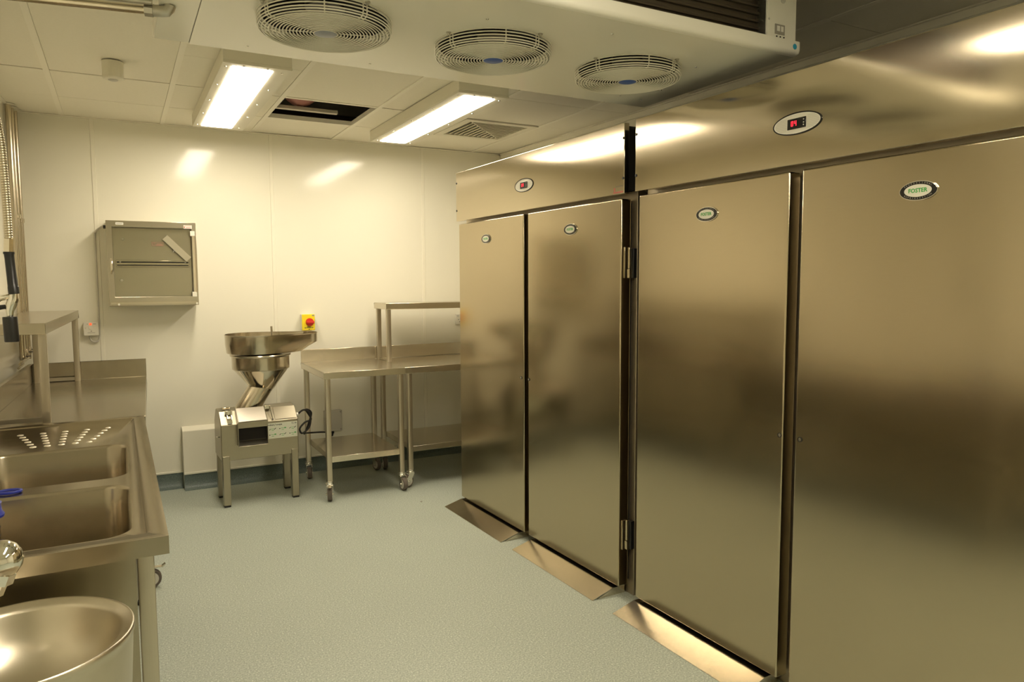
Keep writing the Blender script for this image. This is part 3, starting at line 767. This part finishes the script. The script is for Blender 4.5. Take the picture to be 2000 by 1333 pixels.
# blue plug handle lying on the ledge between the bowls, and the strainer in the near bowl
mb = MB()
zl = .8755
mb.tube([(-.315 + .030 * math.cos(2 * PI * k / 28), 2.572 + .020 * math.sin(2 * PI * k / 28), zl) for k in range(28)], .0045, 8, True)
single('plug_handle', 'flat blue loop handle lying on the ledge between the sink bowls', 'handle', mb, 'blue_plastic', (-.315, 2.572, zl - .005))
t = Thing('strainer_tube', 'perforated steel strainer tube with blue cap standing in the near sink bowl', 'strainer', (-.325, 2.22, .598))
sx_, sy_ = -.325, 2.22
t.part(MB().lathe([(.030, .602), (.030, .905)], (sx_, sy_, 0), 28), 'tube', 'polished_steel')
t.part(MB().lathe([(.040, .90), (.041, .906), (.036, .914), (.034, .93), (.036, .936), (.030, .94), (.0001, .94)], (sx_, sy_, 0), 28), 'cap', 'blue_plastic')
me = None
for k in range(14):
    for j in range(9):
        a = 2 * PI * k / 14 + (j % 2) * PI / 14
        if me is None: me = MB().cyl((.0296, 0, 0), (.0304, 0, 0), .0028, 6).mesh('perforation', 'dark_void')
        o = t.part(me, 'perforation', 'dark_void'); o.location = (sx_ - t.base[0], sy_ - t.base[1], .70 + j * .0215 - t.base[2]); o.rotation_euler = (0, 0, a)

# ================================================================== ROUND HAND BASIN AND SPOUT
bc = (-.203, 1.662); br = .202; bz = .80
t = Thing('hand_basin', 'round stainless steel hand basin in front of the double sink', 'basin', (bc[0], bc[1], .52))
t.part(MB().lathe([(.03, .668), (.08, .674), (.118, .689), (.145, .712), (.161, .740), (.171, .768), (.1755, .781), (.178, .786), (.182, .789), (.189, .7925), (.1955, .796), (.1985, .7975), (.2005, .797), (br, .7945), (.2025, .790), (.2015, .784), (.199, .780), (.1985, .770), (.192, .66), (.176, .60), (.13, .555), (.02, .545)], (bc[0], bc[1], 0), 80, True, True), 'bowl', 'basin_steel', angle=60)
t.part(MB().lathe([(.034, .6675), (.034, .671), (.026, .6715), (.022, .669), (.0001, .669)], (bc[0], bc[1], 0), 28), 'waste', 'chrome')
wx = lwx(1.66)
t.part(MB().box(lwx(1.80) + .001, bc[0] - .15, 1.53, 1.80, .56, .775), 'wall_bracket', 'basin_steel', bev=.006)
wx2 = lwx(1.87)
t.part(MB().box(wx2 + .001, wx2 + .012, 1.46, 1.87, .60, 1.02), 'splash_plate', 'basin_steel', bev=.003)
t.part(MB().tube([(bc[0], bc[1], .545), (bc[0], bc[1], .40), (bc[0] - .02, bc[1], .36), (bc[0] - .10, bc[1], .34), (wx + .002, bc[1], .34)], .02, 14), 'waste_pipe', 'chrome')
# spout
t = Thing('basin_spout', 'chrome ball jointed spout hanging over the round basin', 'tap', (wx + .01, 1.66, .92))
P_ = (-.223, 1.655, .966)
t.part(MB().tube([(wx + .013, 1.66, .94), (-.58, 1.66, .985), (-.45, 1.66, 1.005), (-.33, 1.657, .998), (-.262, 1.655, .978)], .013, 14), 'arm', 'chrome')
t.part(MB().lathe([(.0001, -.038), (.0145, -.035), (.0268, -.0268), (.035, -.0145), (.038, 0), (.035, .0145), (.0268, .0268), (.0145, .035), (.0001, .038)], P_, 28), 'ball', 'chrome')
a_ = Vector((-.35, -.02, -1)).normalized(); p0 = Vector(P_)
t.part(MB().tube([p0 + a_ * .022, p0 + a_ * .042, p0 + a_ * .044, p0 + a_ * .066], [.033, .033, .025, .024], 8), 'collar_nut', 'chrome')
t.part(MB().tube([p0 + a_ * .066, p0 + a_ * .082], .020, 18), 'nozzle', 'chrome')

# ================================================================== SPRAY ARM
t = Thing('spray_hose', 'hanging rinse spray with ribbed steel hose and black grip at the left edge', 'tap', (lwx(2.3), 2.3, 1.0))
wl = lwx(2.3)
hp = [(-.249, 2.3, 1.612), (-.2495, 2.3, 1.70), (-.2515, 2.3, 1.80), (-.2555, 2.3, 1.88), (-.268, 2.3, 1.95), (-.30, 2.3, 2.01), (-.36, 2.3, 2.05), (-.43, 2.3, 2.04), (-.49, 2.3, 1.98), (-.52, 2.3, 1.90), (-.53, 2.3, 1.78)]
# ribbed hose: smooth path, ribs as alternating radii
def spline(pts, n):
    P = [Vector(p) for p in pts]; out = []
    for i in range(len(P) - 1):
        a, b, c, d = P[max(i - 1, 0)], P[i], P[i + 1], P[min(i + 2, len(P) - 1)]
        for k in range(n):
            u = k / n
            out.append(0.5 * ((2 * b) + (c - a) * u + (2 * a - 5 * b + 4 * c - d) * u * u + (3 * b - a - 3 * c + d) * u ** 3))
    out.append(P[-1]); return out
sp = spline(hp, 60)
L = [0]
for i in range(1, len(sp)): L.append(L[-1] + (sp[i] - sp[i - 1]).length)
N_ = int(L[-1] / .0022)
rs = []; j = 0
for k in range(N_ + 1):
    s_ = L[-1] * k / N_
    while j < len(L) - 2 and L[j + 1] < s_: j += 1
    u = (s_ - L[j]) / max(1e-9, L[j + 1] - L[j]); rs.append(sp[j].lerp(sp[j + 1], u))
t.part(MB().tube(rs, [.0105 if k % 3 else .0082 for k in range(len(rs))], 12), 'hose', 'polished_steel', angle=80)
t.part(MB().tube([(-.249, 2.3, 1.612), (-.2515, 2.3, 1.576)], .0115, 6), 'hose_nut', 'polished_steel', smooth=False)
t.part(MB().tube([(-.2500, 2.3, 1.578), (-.2500, 2.3, 1.572)], .013, 16), 'grip_collar', 'black_plastic')
t.part(MB().tube([(-.2500, 2.3, 1.573), (-.2492, 2.3, 1.56), (-.2455, 2.3, 1.488), (-.2450, 2.3, 1.486), (-.2440, 2.3, 1.468)], [.0115, .0112, .0118, .0128, .0128], 18), 'grip', 'black_plastic')
t.part(MB().tube([(-.2445, 2.3, 1.470), (-.246, 2.3, 1.456), (-.252, 2.3, 1.440), (-.256, 2.3, 1.424), (-.2565, 2.3, 1.404)], [.010, .0125, .0135, .010, .007], 14), 'valve_body', 'chrome')
t.part(MB().tube([(-.2475, 2.3, 1.462), (-.262, 2.3, 1.460), (-.276, 2.3, 1.456), (-.286, 2.3, 1.446)], [.008, .0075, .007, .006], 10), 'lever_pivot', 'chrome')
t.part(MB().tube([(-.253, 2.3, 1.436), (-.27, 2.3, 1.434), (-.284, 2.3, 1.432)], [.006, .006, .007], 10), 'trigger', 'black_plastic')
t.part(MB().tube([(-.2563, 2.3, 1.408), (-.2563, 2.3, 1.404), (-.2550, 2.3, 1.345), (-.2550, 2.3, 1.342)], [.0165, .0172, .0172, .0165], 24), 'spray_head', 'black_plastic')
t.part(MB().tube([(-.53, 2.3, 1.80), (-.53, 2.3, 1.10), (-.545, 2.3, 1.06), (wl + .003, 2.3, 1.05)], .013, 14), 'riser', 'chrome')
t.part(MB().lathe([(.032, 0), (.032, .006), (.02, .012)], (0, 0, 0), 20), 'wall_flange', 'chrome').matrix_local = Matrix.Translation((.001, 0, .05)) @ Matrix.Rotation(R(90), 4, 'Y')
# shift of the lathe above: built at frame origin, so bring its vertices back to the thing's base
o = [c for c in t.o.children if c.name.startswith('wall_flange')][0]
for v in o.data.vertices: v.co = v.co + Vector(t.base)

# ================================================================== PIPES IN THE CORNER
for k, (px, py, lb) in enumerate(((-.558, 5.50, 'bare metal pipe in the left corner, the thickest and nearest of three'), (-.549, 5.590, 'bare metal pipe in the left corner, between the other two'), (-.540, 5.672, 'bare metal pipe in the left corner, nearest the back wall'))):
    t = Thing('wall_pipe', lb, 'pipe', (px, py, .9), group='vertical pipes in the corner')
    r = (.017, .012, .013)[k]
    t.part(MB().cyl((px, py, 1.0), (px, py, H + .005), r, 16), 'pipe', 'copper_pipe')
    t.part(MB().lathe([(r + .001, 0), (r + .022, 0), (r + .022, -.004), (r + .001, -.006)], (px, py, H), 20, False, False), 'ceiling_collar', 'lamp_body')
    if k: 
        t.part(MB().lathe([(r + .003, -.014), (r + .006, -.012), (r + .006, .012), (r + .003, .014)], (px, py, 1.92 if k == 1 else 1.90), 16, False, False).box(px - .03, px - r, py - .006, py + .006, 1.905, 1.915), 'pipe_clip', 'polished_steel')
    vz = (1.03, 1.05, 1.06)[k]
    t.part(MB().tube([(px, py, vz - .035), (px, py, vz - .02), (px, py, vz), (px, py, vz + .02)], [.012, .019, .019, .013], 10), 'valve', 'copper_pipe')
    t.part(MB().box(px - .006, px + .045, py - .006, py + .006, vz - .002, vz + .003).box(px - .004, px + .004, py - .004, py + .004, vz - .03, vz + .002), 'valve_lever', 'black_plastic')
    t.part(MB().tube([(px, py, vz - .03), (px, py - .02, vz - .05), (px, py - .25 - .1 * k, vz - .05 + .006 * k)], .008, 10), 'branch_pipe', 'copper_pipe')

# ================================================================== WALL CABINET
def wall_cabinet():
    x0, x1, z0, z1 = -.062, .489, 1.338, 1.910
    yf, yb = WY - .20, WY - .001
    t = Thing('knife_cabinet', 'shallow stainless steel wall cabinet with clear door and magnetic bar', 'cabinet', ((x0 + x1) / 2, WY, z0))
    m = MB().box(x0, x1, yb - .002, yb, z0, z1).box(x0 + .002, x1 - .002, yf + .058, yf + .060, z0 + .002, z1 - .002).box(x0, x0 + .002, yf + .02, yb, z0, z1).box(x1 - .002, x1, yf + .02, yb, z0, z1).box(x0, x1, yf + .02, yb, z1 - .002, z1).box(x0, x1, yf + .02, yb, z0, z0 + .002)
    t.part(m, 'case', 'cabinet_steel', bev=.0008)
    # front frame
    a, b, c, d = .036, .030, .062, .042      # left, right, bottom, top border
    fr_ = MB().plate([(x0, z0), (x1, z0), (x1, z1), (x0, z1)], [[(x0 + a, z0 + c), (x1 - b, z0 + c), (x1 - b, z1 - d), (x0 + a, z1 - d)]], 0, .018)
    fr_.v = [(p[0], yf + p[2], p[1]) for p in fr_.v]
    door = t.part(fr_, 'door_frame', 'cabinet_steel', bev=.002)
    t.part(MB().box(x0 + a - .004, x1 - b + .004, yf + .010, yf + .013, z0 + c - .004, z1 - d + .004), 'pane', 'tinted_pane', parent=door, smooth=False)
    t.part(MB().box(x0 + .01, x1 - .01, yf - .003, yf - .0005, z0 + .012, z0 + .026), 'lower_rail', 'polished_steel', parent=door)
    t.part(MB().prism([(x1 - .026, yf - .001), (x1 - .014, yf - .007), (x1 - .004, yf - .001)], 'z', z0 + .09, z1 - .09), 'hinge_rail', 'polished_steel', parent=door, smooth=False)
    for zz in (z1 - .075, z0 + .075):
        t.part(MB().box(x1 - .040, x1 - .010, yf - .006, yf - .001, zz - .017, zz + .017), 'hinge', 'white_plastic', bev=.002)
    t.part(MB().tube([(x0 + .020, yf - .001, 1.655), (x0 + .024, yf - .010, 1.64), (x0 + .027, yf - .014, 1.62), (x0 + .027, yf - .014, 1.59), (x0 + .024, yf - .010, 1.57), (x0 + .020, yf - .001, 1.555)], [.003, .007, .010, .010, .007, .003], 10), 'handle', 'polished_steel', parent=door)
    # magnetic bar inside
    yb_ = yf + .047
    bar = t.part(MB().box(x0 + .05, x1 - .05, yb_ - .012, yb_ + .01, 1.602, 1.648), 'magnetic_bar', 'polished_steel', bev=.002)
    t.part(MB().box(x0 + .055, x1 - .055, yb_ - .0135, yb_ - .0115, 1.630, 1.640), 'bar_groove', 'black_rubber', parent=bar)
    t.part(MB().box(x0 + .055, x1 - .055, yb_ - .0135, yb_ - .0115, 1.610, 1.618), 'bar_groove', 'black_rubber', parent=bar)
    for xx in (x0 + .075, x1 - .075):
        t.part(MB().cyl((xx, yb_ - .016, 1.635), (xx, yb_ - .012, 1.635), .006, 12), 'bar_screw', 'grey_plastic', parent=bar)
    # notices on the pane
    def tilt(mb, ang, cx, cz):
        ca, sa = math.cos(R(ang)), math.sin(R(ang))
        mb.v = [(cx + (p[0] - cx) * ca - (p[2] - cz) * sa, p[1], cx * 0 + cz + (p[0] - cx) * sa + (p[2] - cz) * ca) for p in mb.v]; return mb
    t.part(tilt(MB().box(.258, .468, yf + .0088, yf + .0098, 1.709, 1.753), -46, .363, 1.731), 'tape_strip', 'tape', parent=door, smooth=False)
    k = MB().box(.345, .349, yf + .0085, yf + .0098, 1.70, 1.722); k = tilt(k, 35, .347, 1.72); k2 = tilt(MB().box(.345, .349, yf + .0085, yf + .0098, 1.70, 1.722), -30, .347, 1.72)
    k.add(k2.v, k2.f)
    t.part(k, 'key_print', 'print_grey', parent=door, smooth=False)
    nx0, nx1, nz0, nz1, ya, yc = .208, .280, 1.746, 1.772, yf + .0090, yf + .0098
    m = MB().box(nx0, nx1, ya, yc, nz0, nz0 + .0015).box(nx0, nx1, ya, yc, nz1 - .0015, nz1).box(nx0, nx0 + .0015, ya, yc, nz0, nz1).box(nx1 - .0015, nx1, ya, yc, nz0, nz1)
    m.box(nx0 + .007, nx0 + .009, ya, yc, nz0 + .006, nz1 - .006).box(nx0 + .018, nx0 + .020, ya, yc, nz0 + .006, nz1 - .006).box(nx0 + .009, nx0 + .018, ya, yc, nz1 - .008, nz1 - .006).box(nx0 + .027, nx1 - .006, ya, yc, nz0 + .005, nz0 + .008).box(nx0 + .027, nx1 - .006, ya, yc, nz0 + .012, nz0 + .015)
    t.part(m, 'notice_print', 'notice_pink', parent=door, smooth=False)
    t.part(MB().box(-.004, .042, yf - .0012, yf - .0004, 1.882, 1.898), 'maker_label', 'sticker_white', parent=door)
    t.part(MB().box(0, .038, yf - .0016, yf - .0010, 1.888, 1.8915), 'maker_print', 'print_grey', parent=door)
    t.part(MB().box(.410, .462, yf - .0012, yf - .0004, 1.868, 1.892), 'service_label', 'sticker_white', parent=door)
    t.part(MB().box(.412, .419, yf - .0016, yf - .0010, 1.872, 1.882).box(.424, .458, yf - .0016, yf - .0010, 1.873, 1.877).box(.414, .458, yf - .0016, yf - .0010, 1.885, 1.888), 'service_print', 'print_red', parent=door)
    t.part(MB().lathe([(.0001, -.004), (.006, -.003), (.007, 0)], (0, 0, 0), 12).__class__().cyl((.018, yf - .004, 1.512), (.018, yf + .0, 1.512), .009, 14), 'lock', 'chrome', parent=door)
    t.part(MB().cyl((.034, yf - .012, 1.787), (.034, yf + .01, 1.787), .006, 12), 'catch', 'chrome', parent=door)
    t.part(MB().cyl((-.006, yf - .006, z0 + .012), (-.006, yf, z0 + .012), .007, 12), 'corner_stud', 'white_plastic', parent=door)
    t.part(MB().cyl((x1 - .012, yf - .006, z0 + .012), (x1 - .012, yf, z0 + .012), .007, 12), 'corner_stud', 'white_plastic', parent=door)
    t.part(MB().cyl((x0 - .016, WY - .09, 1.872), (x0 + .001, WY - .09, 1.872), .012, 12), 'cable_gland', 'black_plastic')
wall_cabinet()
mb = MB().tube(spline([(-.078, WY - .09, 1.872), (-.095, WY - .08, 1.868), (-.125, WY - .03, 1.842), (-.131, WY - .008, 1.80), (-.131, WY - .007, 1.5), (-.131, WY - .007, 1.18), (-.131, WY - .010, 1.135), (-.142, WY - .016, 1.100), (-.165, WY - .018, 1.092), (-.185, WY - .018, 1.104), (-.194, WY - .016, 1.135)], 8), .0055, 10)
single('power_cable', 'grey flex running down the back wall from the wall cabinet', 'cable', mb, 'grey_plastic', (-.13, WY, 1.1))

# fused spur below it
t = Thing('fused_spur', 'white switched outlet with small glowing indicator on the back wall', 'switch', (-.178, WY, 1.183))
t.part(MB().box(-.224, -.138, WY - .035, WY - .0005, 1.138, 1.226), 'back_box', 'white_plastic', bev=.003)
fp = t.part(MB().box(-.226, -.136, WY - .044, WY - .035, 1.136, 1.228), 'face_plate', 'white_plastic', bev=.003)
t.part(MB().box(-.190, -.176, WY - .0465, WY - .0435, 1.208, 1.222), 'indicator', 'neon_led', parent=fp)
t.part(MB().box(-.194, -.172, WY - .0475, WY - .0435, 1.180, 1.204), 'rocker', 'white_plastic', parent=fp, bev=.001)
for xx in (-.213, -.150):
    t.part(MB().cyl((xx, WY - .0455, 1.190), (xx, WY - .043, 1.190), .004, 10), 'screw', 'chrome', parent=fp)
t.part(MB().box(-.202, -.158, WY - .0447, WY - .0438, 1.155, 1.158).box(-.184, -.176, WY - .0447, WY - .0438, 1.164, 1.170).box(-.205, -.198, WY - .0447, WY - .0438, 1.214, 1.218).box(-.168, -.150, WY - .0447, WY - .0438, 1.214, 1.218), 'markings', 'print_grey', parent=fp)

# isolator
t = Thing('isolator_switch', 'yellow isolator box with red rotary knob on the back wall', 'switch', (1.275, WY, 1.185))
x0, x1, z0, z1 = 1.226, 1.324, 1.122, 1.247
t.part(MB().box(x0 + .004, x1 - .002, WY - .062, WY - .0005, z0 + .002, z1 - .002), 'base_box', 'white_plastic', bev=.004)
fp = t.part(MB().box(x0, x1, WY - .078, WY - .062, z0, z1), 'cover', 'yellow_plastic', bev=.004)
kc = (1.283, 1.186)
t.part(MB().lathe([(.031, 0), (.031, .010), (.027, .016), (.0001, .016)], (0, 0, 0), 32), 'knob', 'red_plastic', parent=fp).data.transform(Matrix.Translation((kc[0] - t.base[0], WY - .078 - t.base[1], kc[1] - t.base[2])) @ Matrix.Rotation(R(90), 4, 'X') @ Matrix.Translation(Vector(t.base)))
t.part(MB().box(kc[0] - .028, kc[0] + .030, WY - .112, WY - .094, kc[1] - .010, kc[1] + .010), 'knob_handle', 'red_plastic', parent=fp, bev=.004)
t.part(MB().box(1.302, 1.320, WY - .0786, WY - .0778, 1.232, 1.242), 'maker_mark', 'print_grey', parent=fp)
t.part(MB().box(1.244, 1.255, WY - .0786, WY - .0778, 1.139, 1.145).box(1.258, 1.292, WY - .0786, WY - .0778, 1.141, 1.146).box(1.296, 1.310, WY - .0786, WY - .0778, 1.139, 1.145).box(1.274, 1.282, WY - .0786, WY - .0778, 1.127, 1.133).box(1.262, 1.290, WY - .0786, WY - .0778, 1.150, 1.153), 'markings', 'print_black', parent=fp)

# socket above the bench, junction box below the trolley
t = Thing('wall_socket', 'white double socket on the wall under the raised shelf, next to the refrigerator', 'socket', (2.62, WY, 1.17))
fp = t.part(MB().box(2.545, 2.695, WY - .012, WY - .0005, 1.126, 1.214), 'face_plate', 'white_plastic', bev=.003)
hl = MB()
for q in (0, .07):
    hl.box(2.570 + q, 2.576 + q, WY - .0128, WY - .0115, 1.162, 1.169).box(2.590 + q, 2.596 + q, WY - .0128, WY - .0115, 1.162, 1.169).box(2.580 + q, 2.586 + q, WY - .0128, WY - .0115, 1.142, 1.150)
t.part(hl, 'pin_holes', 'black_plastic', parent=fp)
for q in (0, .07):
    t.part(MB().box(2.553 + q, 2.577 + q, WY - .016, WY - .0115, 1.190, 1.206), 'rocker', 'grey_plastic', parent=fp, bev=.001)
t = Thing('junction_box', 'grey plastic junction box low on the wall behind the trolley table', 'box', (1.455, WY, .388))
t.part(MB().box(1.388, 1.522, WY - .05, WY - .0005, .310, .472), 'case', 'grey_plastic', bev=.006)
lid = t.part(MB().box(1.386, 1.524, WY - .058, WY - .05, .308, .474), 'lid', 'grey_plastic', bev=.004)
for xx, zz in ((1.398, .322), (1.512, .322), (1.398, .460), (1.512, .460)):
    t.part(MB().cyl((xx, WY - .060, zz), (xx, WY - .057, zz), .005, 10), 'screw', 'print_grey', parent=lid)
t.part(MB().cyl((1.452, WY - .03, .286), (1.452, WY - .03, .310), .012, 12), 'cable_gland', 'black_plastic')

# ================================================================== VEGETABLE MACHINE
def machine():
    YM = 1.307
    x0, x1, y0 = .6617, 1.163, 5.022
    t = Thing('vegetable_cutter', 'stainless steel vegetable cutting machine on four legs with large feed tray', 'machine', ((x0 + x1) / 2, y0 + .15, 0), YM)
    d = .30
    prof = [(y0, .312), (y0, .553), (y0 + .004, .557), (y0 + .085, .632), (y0 + .20, .640), (y0 + .225, .630), (y0 + d, .545), (y0 + d, .312)]
    t.part(MB().prism(prof, 'x', x0, x1), 'body', 'machine_steel', bev=.004, seg=3)
    for lx in (x0 + .004, x1 - .050):
        for ly in (y0 - .006, y0 + d - .052):
            lg = t.part(MB().box(lx, lx + .046, ly, ly + .046, .012, .345 if ly < y0 + .1 else .318), 'leg', 'machine_steel', bev=.003)
            t.part(MB().box(lx + .003, lx + .043, ly + .003, ly + .043, .0, .0125), 'foot', 'black_rubber', parent=lg)
    # outlet
    cx0, cx1 = x0 + .100, x0 + .290
    yo = y0 - .052
    o = MB()
    o.prism([(yo, .532), (yo, .572), (y0 + .055, .648), (y0 + .055, .645), (yo + .003, .569), (yo + .003, .532)], 'x', cx0, cx1)
    for a in (cx0, cx1 - .003):
        o.prism([(yo, .412), (yo, .572), (y0 + .055, .648), (y0 + .055, .60), (y0 + .001, .553), (y0 + .001, .412)], 'x', a, a + .003)
    o.prism([(yo - .006, .408), (yo - .006, .412), (y0 - .001, .440), (y0 - .001, .436)], 'x', cx0, cx1)
    t.part(o, 'outlet_hood', 'machine_steel', bev=.001)
    t.part(MB().box(cx0 + .003, cx1 - .003, y0 - .0018, y0 - .0006, .441, .560), 'outlet_opening', 'dark_void')
    t.part(MB().prism([(yo - .0006, .576), (yo - .0006, .5775), (y0 + .052, .6515), (y0 + .052, .650)], 'x', cx0 + .006, cx1 - .006), 'outlet_plate', 'satin_steel')
    # latches
    lt = t.part(MB().box(x0 + .035, x0 + .082, y0 + .050, y0 + .062, .612, .640), 'latch', 'polished_steel', bev=.001)
    t.part(MB().tube([(x0 + .046, y0 + .05, .633), (x0 + .046, y0 + .012, .598), (x0 + .046, y0 + .004, .585), (x0 + .072, y0 + .004, .585), (x0 + .072, y0 + .012, .598), (x0 + .072, y0 + .05, .633)], .003, 8), 'latch_bail', 'chrome', parent=lt)
    t.part(MB().prism([(y0 - .002, .562), (y0 + .024, .588), (y0 + .022, .592), (y0 - .005, .567)], 'x', x0 + .044, x0 + .074), 'latch_tongue', 'chrome', parent=lt)
    t.part(MB().box(x0 + .030, x0 + .080, y0 + .12, y0 + .16, .640, .652), 'hinge_block', 'polished_steel', bev=.002)
    l2 = t.part(MB().box(cx1 + .002, cx1 + .040, y0 + .055, y0 + .075, .630, .652), 'latch', 'polished_steel', bev=.001)
    t.part(MB().tube([(cx1 + .034, y0 + .055, .648), (cx1 + .040, y0 + .02, .595), (cx1 + .044, y0 + .002, .566)], .003, 8), 'latch_rod', 'chrome', parent=l2)
    t.part(MB().lathe([(.004, 0), (.006, .004), (.003, .008)], (cx1 + .044, y0 + .002, .562), 10), 'rod_stop', 'black_plastic', parent=l2)
    t.part(MB().prism([(y0 + .004, .5605), (y0 + .082, .6325), (y0 + .082, .6345), (y0 + .003, .5625)], 'x', cx1 + .060, x1 - .006), 'shoulder_cover', 'machine_steel', bev=.0006)
    # printed panel
    px0, px1, pz0, pz1 = cx1 + .006, x1 - .005, .432, .538
    pn = t.part(MB().box(px0, px1, y0 - .0014, y0 - .0002, pz0, pz1), 'printed_panel', 'panel_green')
    ux, uy = (1, 0, 0), (0, 0, 1)
    yp = y0 - .0017
    t.part(text_mb('robot', .017, (px0 + .004, yp, pz1 - .012), ux, uy, .0002, 'LEFT', .0003), 'panel_lettering', 'print_black', parent=pn)
    t.part(text_mb('coupe', .017, (px0 + .056, yp, pz1 - .012), ux, uy, .0002, 'LEFT', .0003), 'panel_lettering', 'print_black', parent=pn)
    t.part(text_mb('CL 60', .014, (px1 - .006, yp, pz1 - .011), ux, uy, .0002, 'RIGHT', .0002), 'panel_lettering', 'print_black', parent=pn)
    t.part(MB().prism([(px0 + .046, pz1 - .020), (px0 + .048, pz1 - .020), (px0 + .054, pz1 - .004), (px0 + .052, pz1 - .004)], 'y', yp - .0002, yp + .0002), 'panel_slash', 'print_black', parent=pn)
    icon_g, icon_k, fr_m = MB(), MB(), MB()
    W_ = (px1 - px0) / 3
    for i in range(3):
        for j in range(2):
            ax0, ax1 = px0 + i * W_ + .005, px0 + (i + 1) * W_ - .004
            az1 = pz1 - .026 - j * .039; az0 = az1 - .034
            fr_m.box(ax0, ax1, yp, yp + .0004, az0, az0 + .0012).box(ax0, ax1, yp, yp + .0004, az1 - .0012, az1).box(ax0, ax0 + .0012, yp, yp + .0004, az0, az1).box(ax1 - .0012, ax1, yp, yp + .0004, az0, az1)
            mx_, mz = (ax0 + ax1) / 2, (az0 + az1) / 2
            icon_g.box(mx_ - .012, mx_ + .010, yp, yp + .0004, mz + .002, mz + .0045).box(mx_ - .008, mx_ + .008, yp, yp + .0004, mz - .009, mz - .0065)
            if (i + j) % 2 == 0:
                icon_k.prism([(ax1 - .020, mz + .0), (ax1 - .008, mz + .010), (ax1 - .006, mz + .006), (ax1 - .017, mz - .003)], 'y', yp, yp + .0004).prism([(ax0 + .006, mz - .004), (ax0 + .014, mz + .006), (ax0 + .016, mz + .003), (ax0 + .009, mz - .006)], 'y', yp, yp + .0004)
            else:
                icon_g.box(ax1 - .018, ax1 - .006, yp, yp + .0004, mz + .001, mz + .008); icon_k.box(ax0 + .006, ax0 + .013, yp, yp + .0004, mz - .002, mz + .004)
    t.part(fr_m, 'panel_frames', 'badge_rib', parent=pn); t.part(icon_g, 'panel_pictograms', 'print_green', parent=pn); t.part(icon_k, 'panel_pictograms', 'print_black', parent=pn)
    # side handle on the left face, plug socket on the right
    t.part(MB().tube([(x0 + .001, y0 + .05, .47), (x0 - .008, y0 + .06, .468), (x0 - .008, y0 + .14, .455), (x0 + .001, y0 + .15, .453)], .005, 8), 'side_bolt', 'chrome')
    t.part(MB().cyl((x1 - .001, y0 + .09, .565), (x1 + .022, y0 + .09, .565), .017, 16), 'cable_inlet', 'white_plastic')
    # feed tube, cone, bowl
    bx, by = .960, y0 + .165
    tx = .872
    n = 36
    def ring(cx, cy, cz, r, tilt=0, ry=None): return [(cx + r * math.cos(2 * PI * k / n), cy + (ry or r) * math.sin(2 * PI * k / n), cz + tilt * math.cos(2 * PI * k / n)) for k in range(n)]
    t.part(MB().loft([ring(tx - .005, by, .636, .092, 0, .085), ring(tx + .012, by, .665, .092, 0, .085), ring(tx + .095, by, .790, .090, 0, .085)], False, False), 'feed_tube', 'spun_steel')
    t.part(MB().loft([ring(tx + .073, by, .768, .080, -.022), ring(tx + .080, by, .775, .088, -.02), ring(bx, by, .900, .182)], False, False), 'cone', 'polished_steel')
    t.part(MB().loft([ring(bx, by, .898, .182), ring(bx, by, .902, .189), ring(bx, by, .918, .190), ring(bx, by, .985, .190), ring(bx, by, .992, .200), ring(bx, by, .998, .203), ring(bx, by, 1.003, .200), ring(bx, by, 1.004, .150)], False, False), 'bowl', 'spun_steel')
    # teardrop tray
    def tear(ca, ra, cb, rb, z, m=18):
        dd = cb - ca; th = math.acos((ra - rb) / dd) if dd > abs(ra - rb) else 0
        pts = []
        for k in range(m * 2 + 1):
            a = th + (2 * PI - 2 * th) * k / (2 * m); pts.append((ca + ra * math.cos(a), by + ra * math.sin(a), z))
        for k in range(m + 1):
            a = -th + 2 * th * k / m; pts.append((cb + rb * math.cos(a), by + rb * math.sin(a), z))
        return pts
    A, RA, B, RB = .940, .208, 1.232, .118
    outer = [tear(A, RA - .012, A + .13, .15, 1.012), tear(A, RA - .008, A + .16, .14, 1.014), tear(A, RA - .004, B - .05, RB - .01, 1.045), tear(A, RA, B, RB, 1.075), tear(A, RA + .001, B, RB + .001, 1.132), tear(A, RA + .005, B, RB + .005, 1.137), tear(A, RA + .005, B, RB + .005, 1.140), tear(A, RA - .001, B, RB - .001, 1.140), tear(A, RA - .002, B, RB - .002, 1.08), tear(A, RA - .006, B - .05, RB - .012, 1.049), tear(A, RA - .012, A + .16, .138, 1.018)]
    t.part(MB().loft(outer), 'feed_tray', 'spun_steel')
    t.part(MB().cyl((bx + .078, by - .03, 1.02), (bx + .072, by - .03, 1.192), .007, 12), 'pusher_rod', 'frame_steel')
    return t
machine()
# black flex from the machine to the junction box
mx_, my_ = fr(1.307, 1.185, 5.112)
pts = [(mx_ - .004, my_, .565), (mx_ + .04, my_ - .005, .595), (mx_ + .085, my_, .56), (mx_ + .08, my_ + .01, .47), (mx_ + .03, my_ + .015, .425), (mx_ + .012, my_ + .01, .46), (mx_ + .05, my_ + .02, .50),
       (mx_ + .095, my_ + .02, .52), (mx_ + .06, my_ + .025, .59), (mx_ + .10, my_ + .03, .56), (mx_ + .07, my_ + .05, .45), (mx_ + .06, my_ + .09, .405), (mx_ + .10, my_ + .2, .385), (1.33, 5.50, .345), (1.41, 5.64, .300), (1.445, 5.69, .270), (1.452, WY - .03, .286)]
single('machine_flex', 'black flex looped at the side of the vegetable machine', 'cable', MB().tube(spline(pts, 8), .0065, 10), 'black_rubber', (mx_, my_, .4))

# a fleck of debris on the floor
single('floor_debris', 'tiny dark crumb on the floor in front of the wheeled bench', 'debris', MB().lathe([(.004, 0), (.009, .002), (.006, .005), (.002, .006)], (1.744, 4.519, .0003), 7), 'print_grey', (1.744, 4.519, 0))
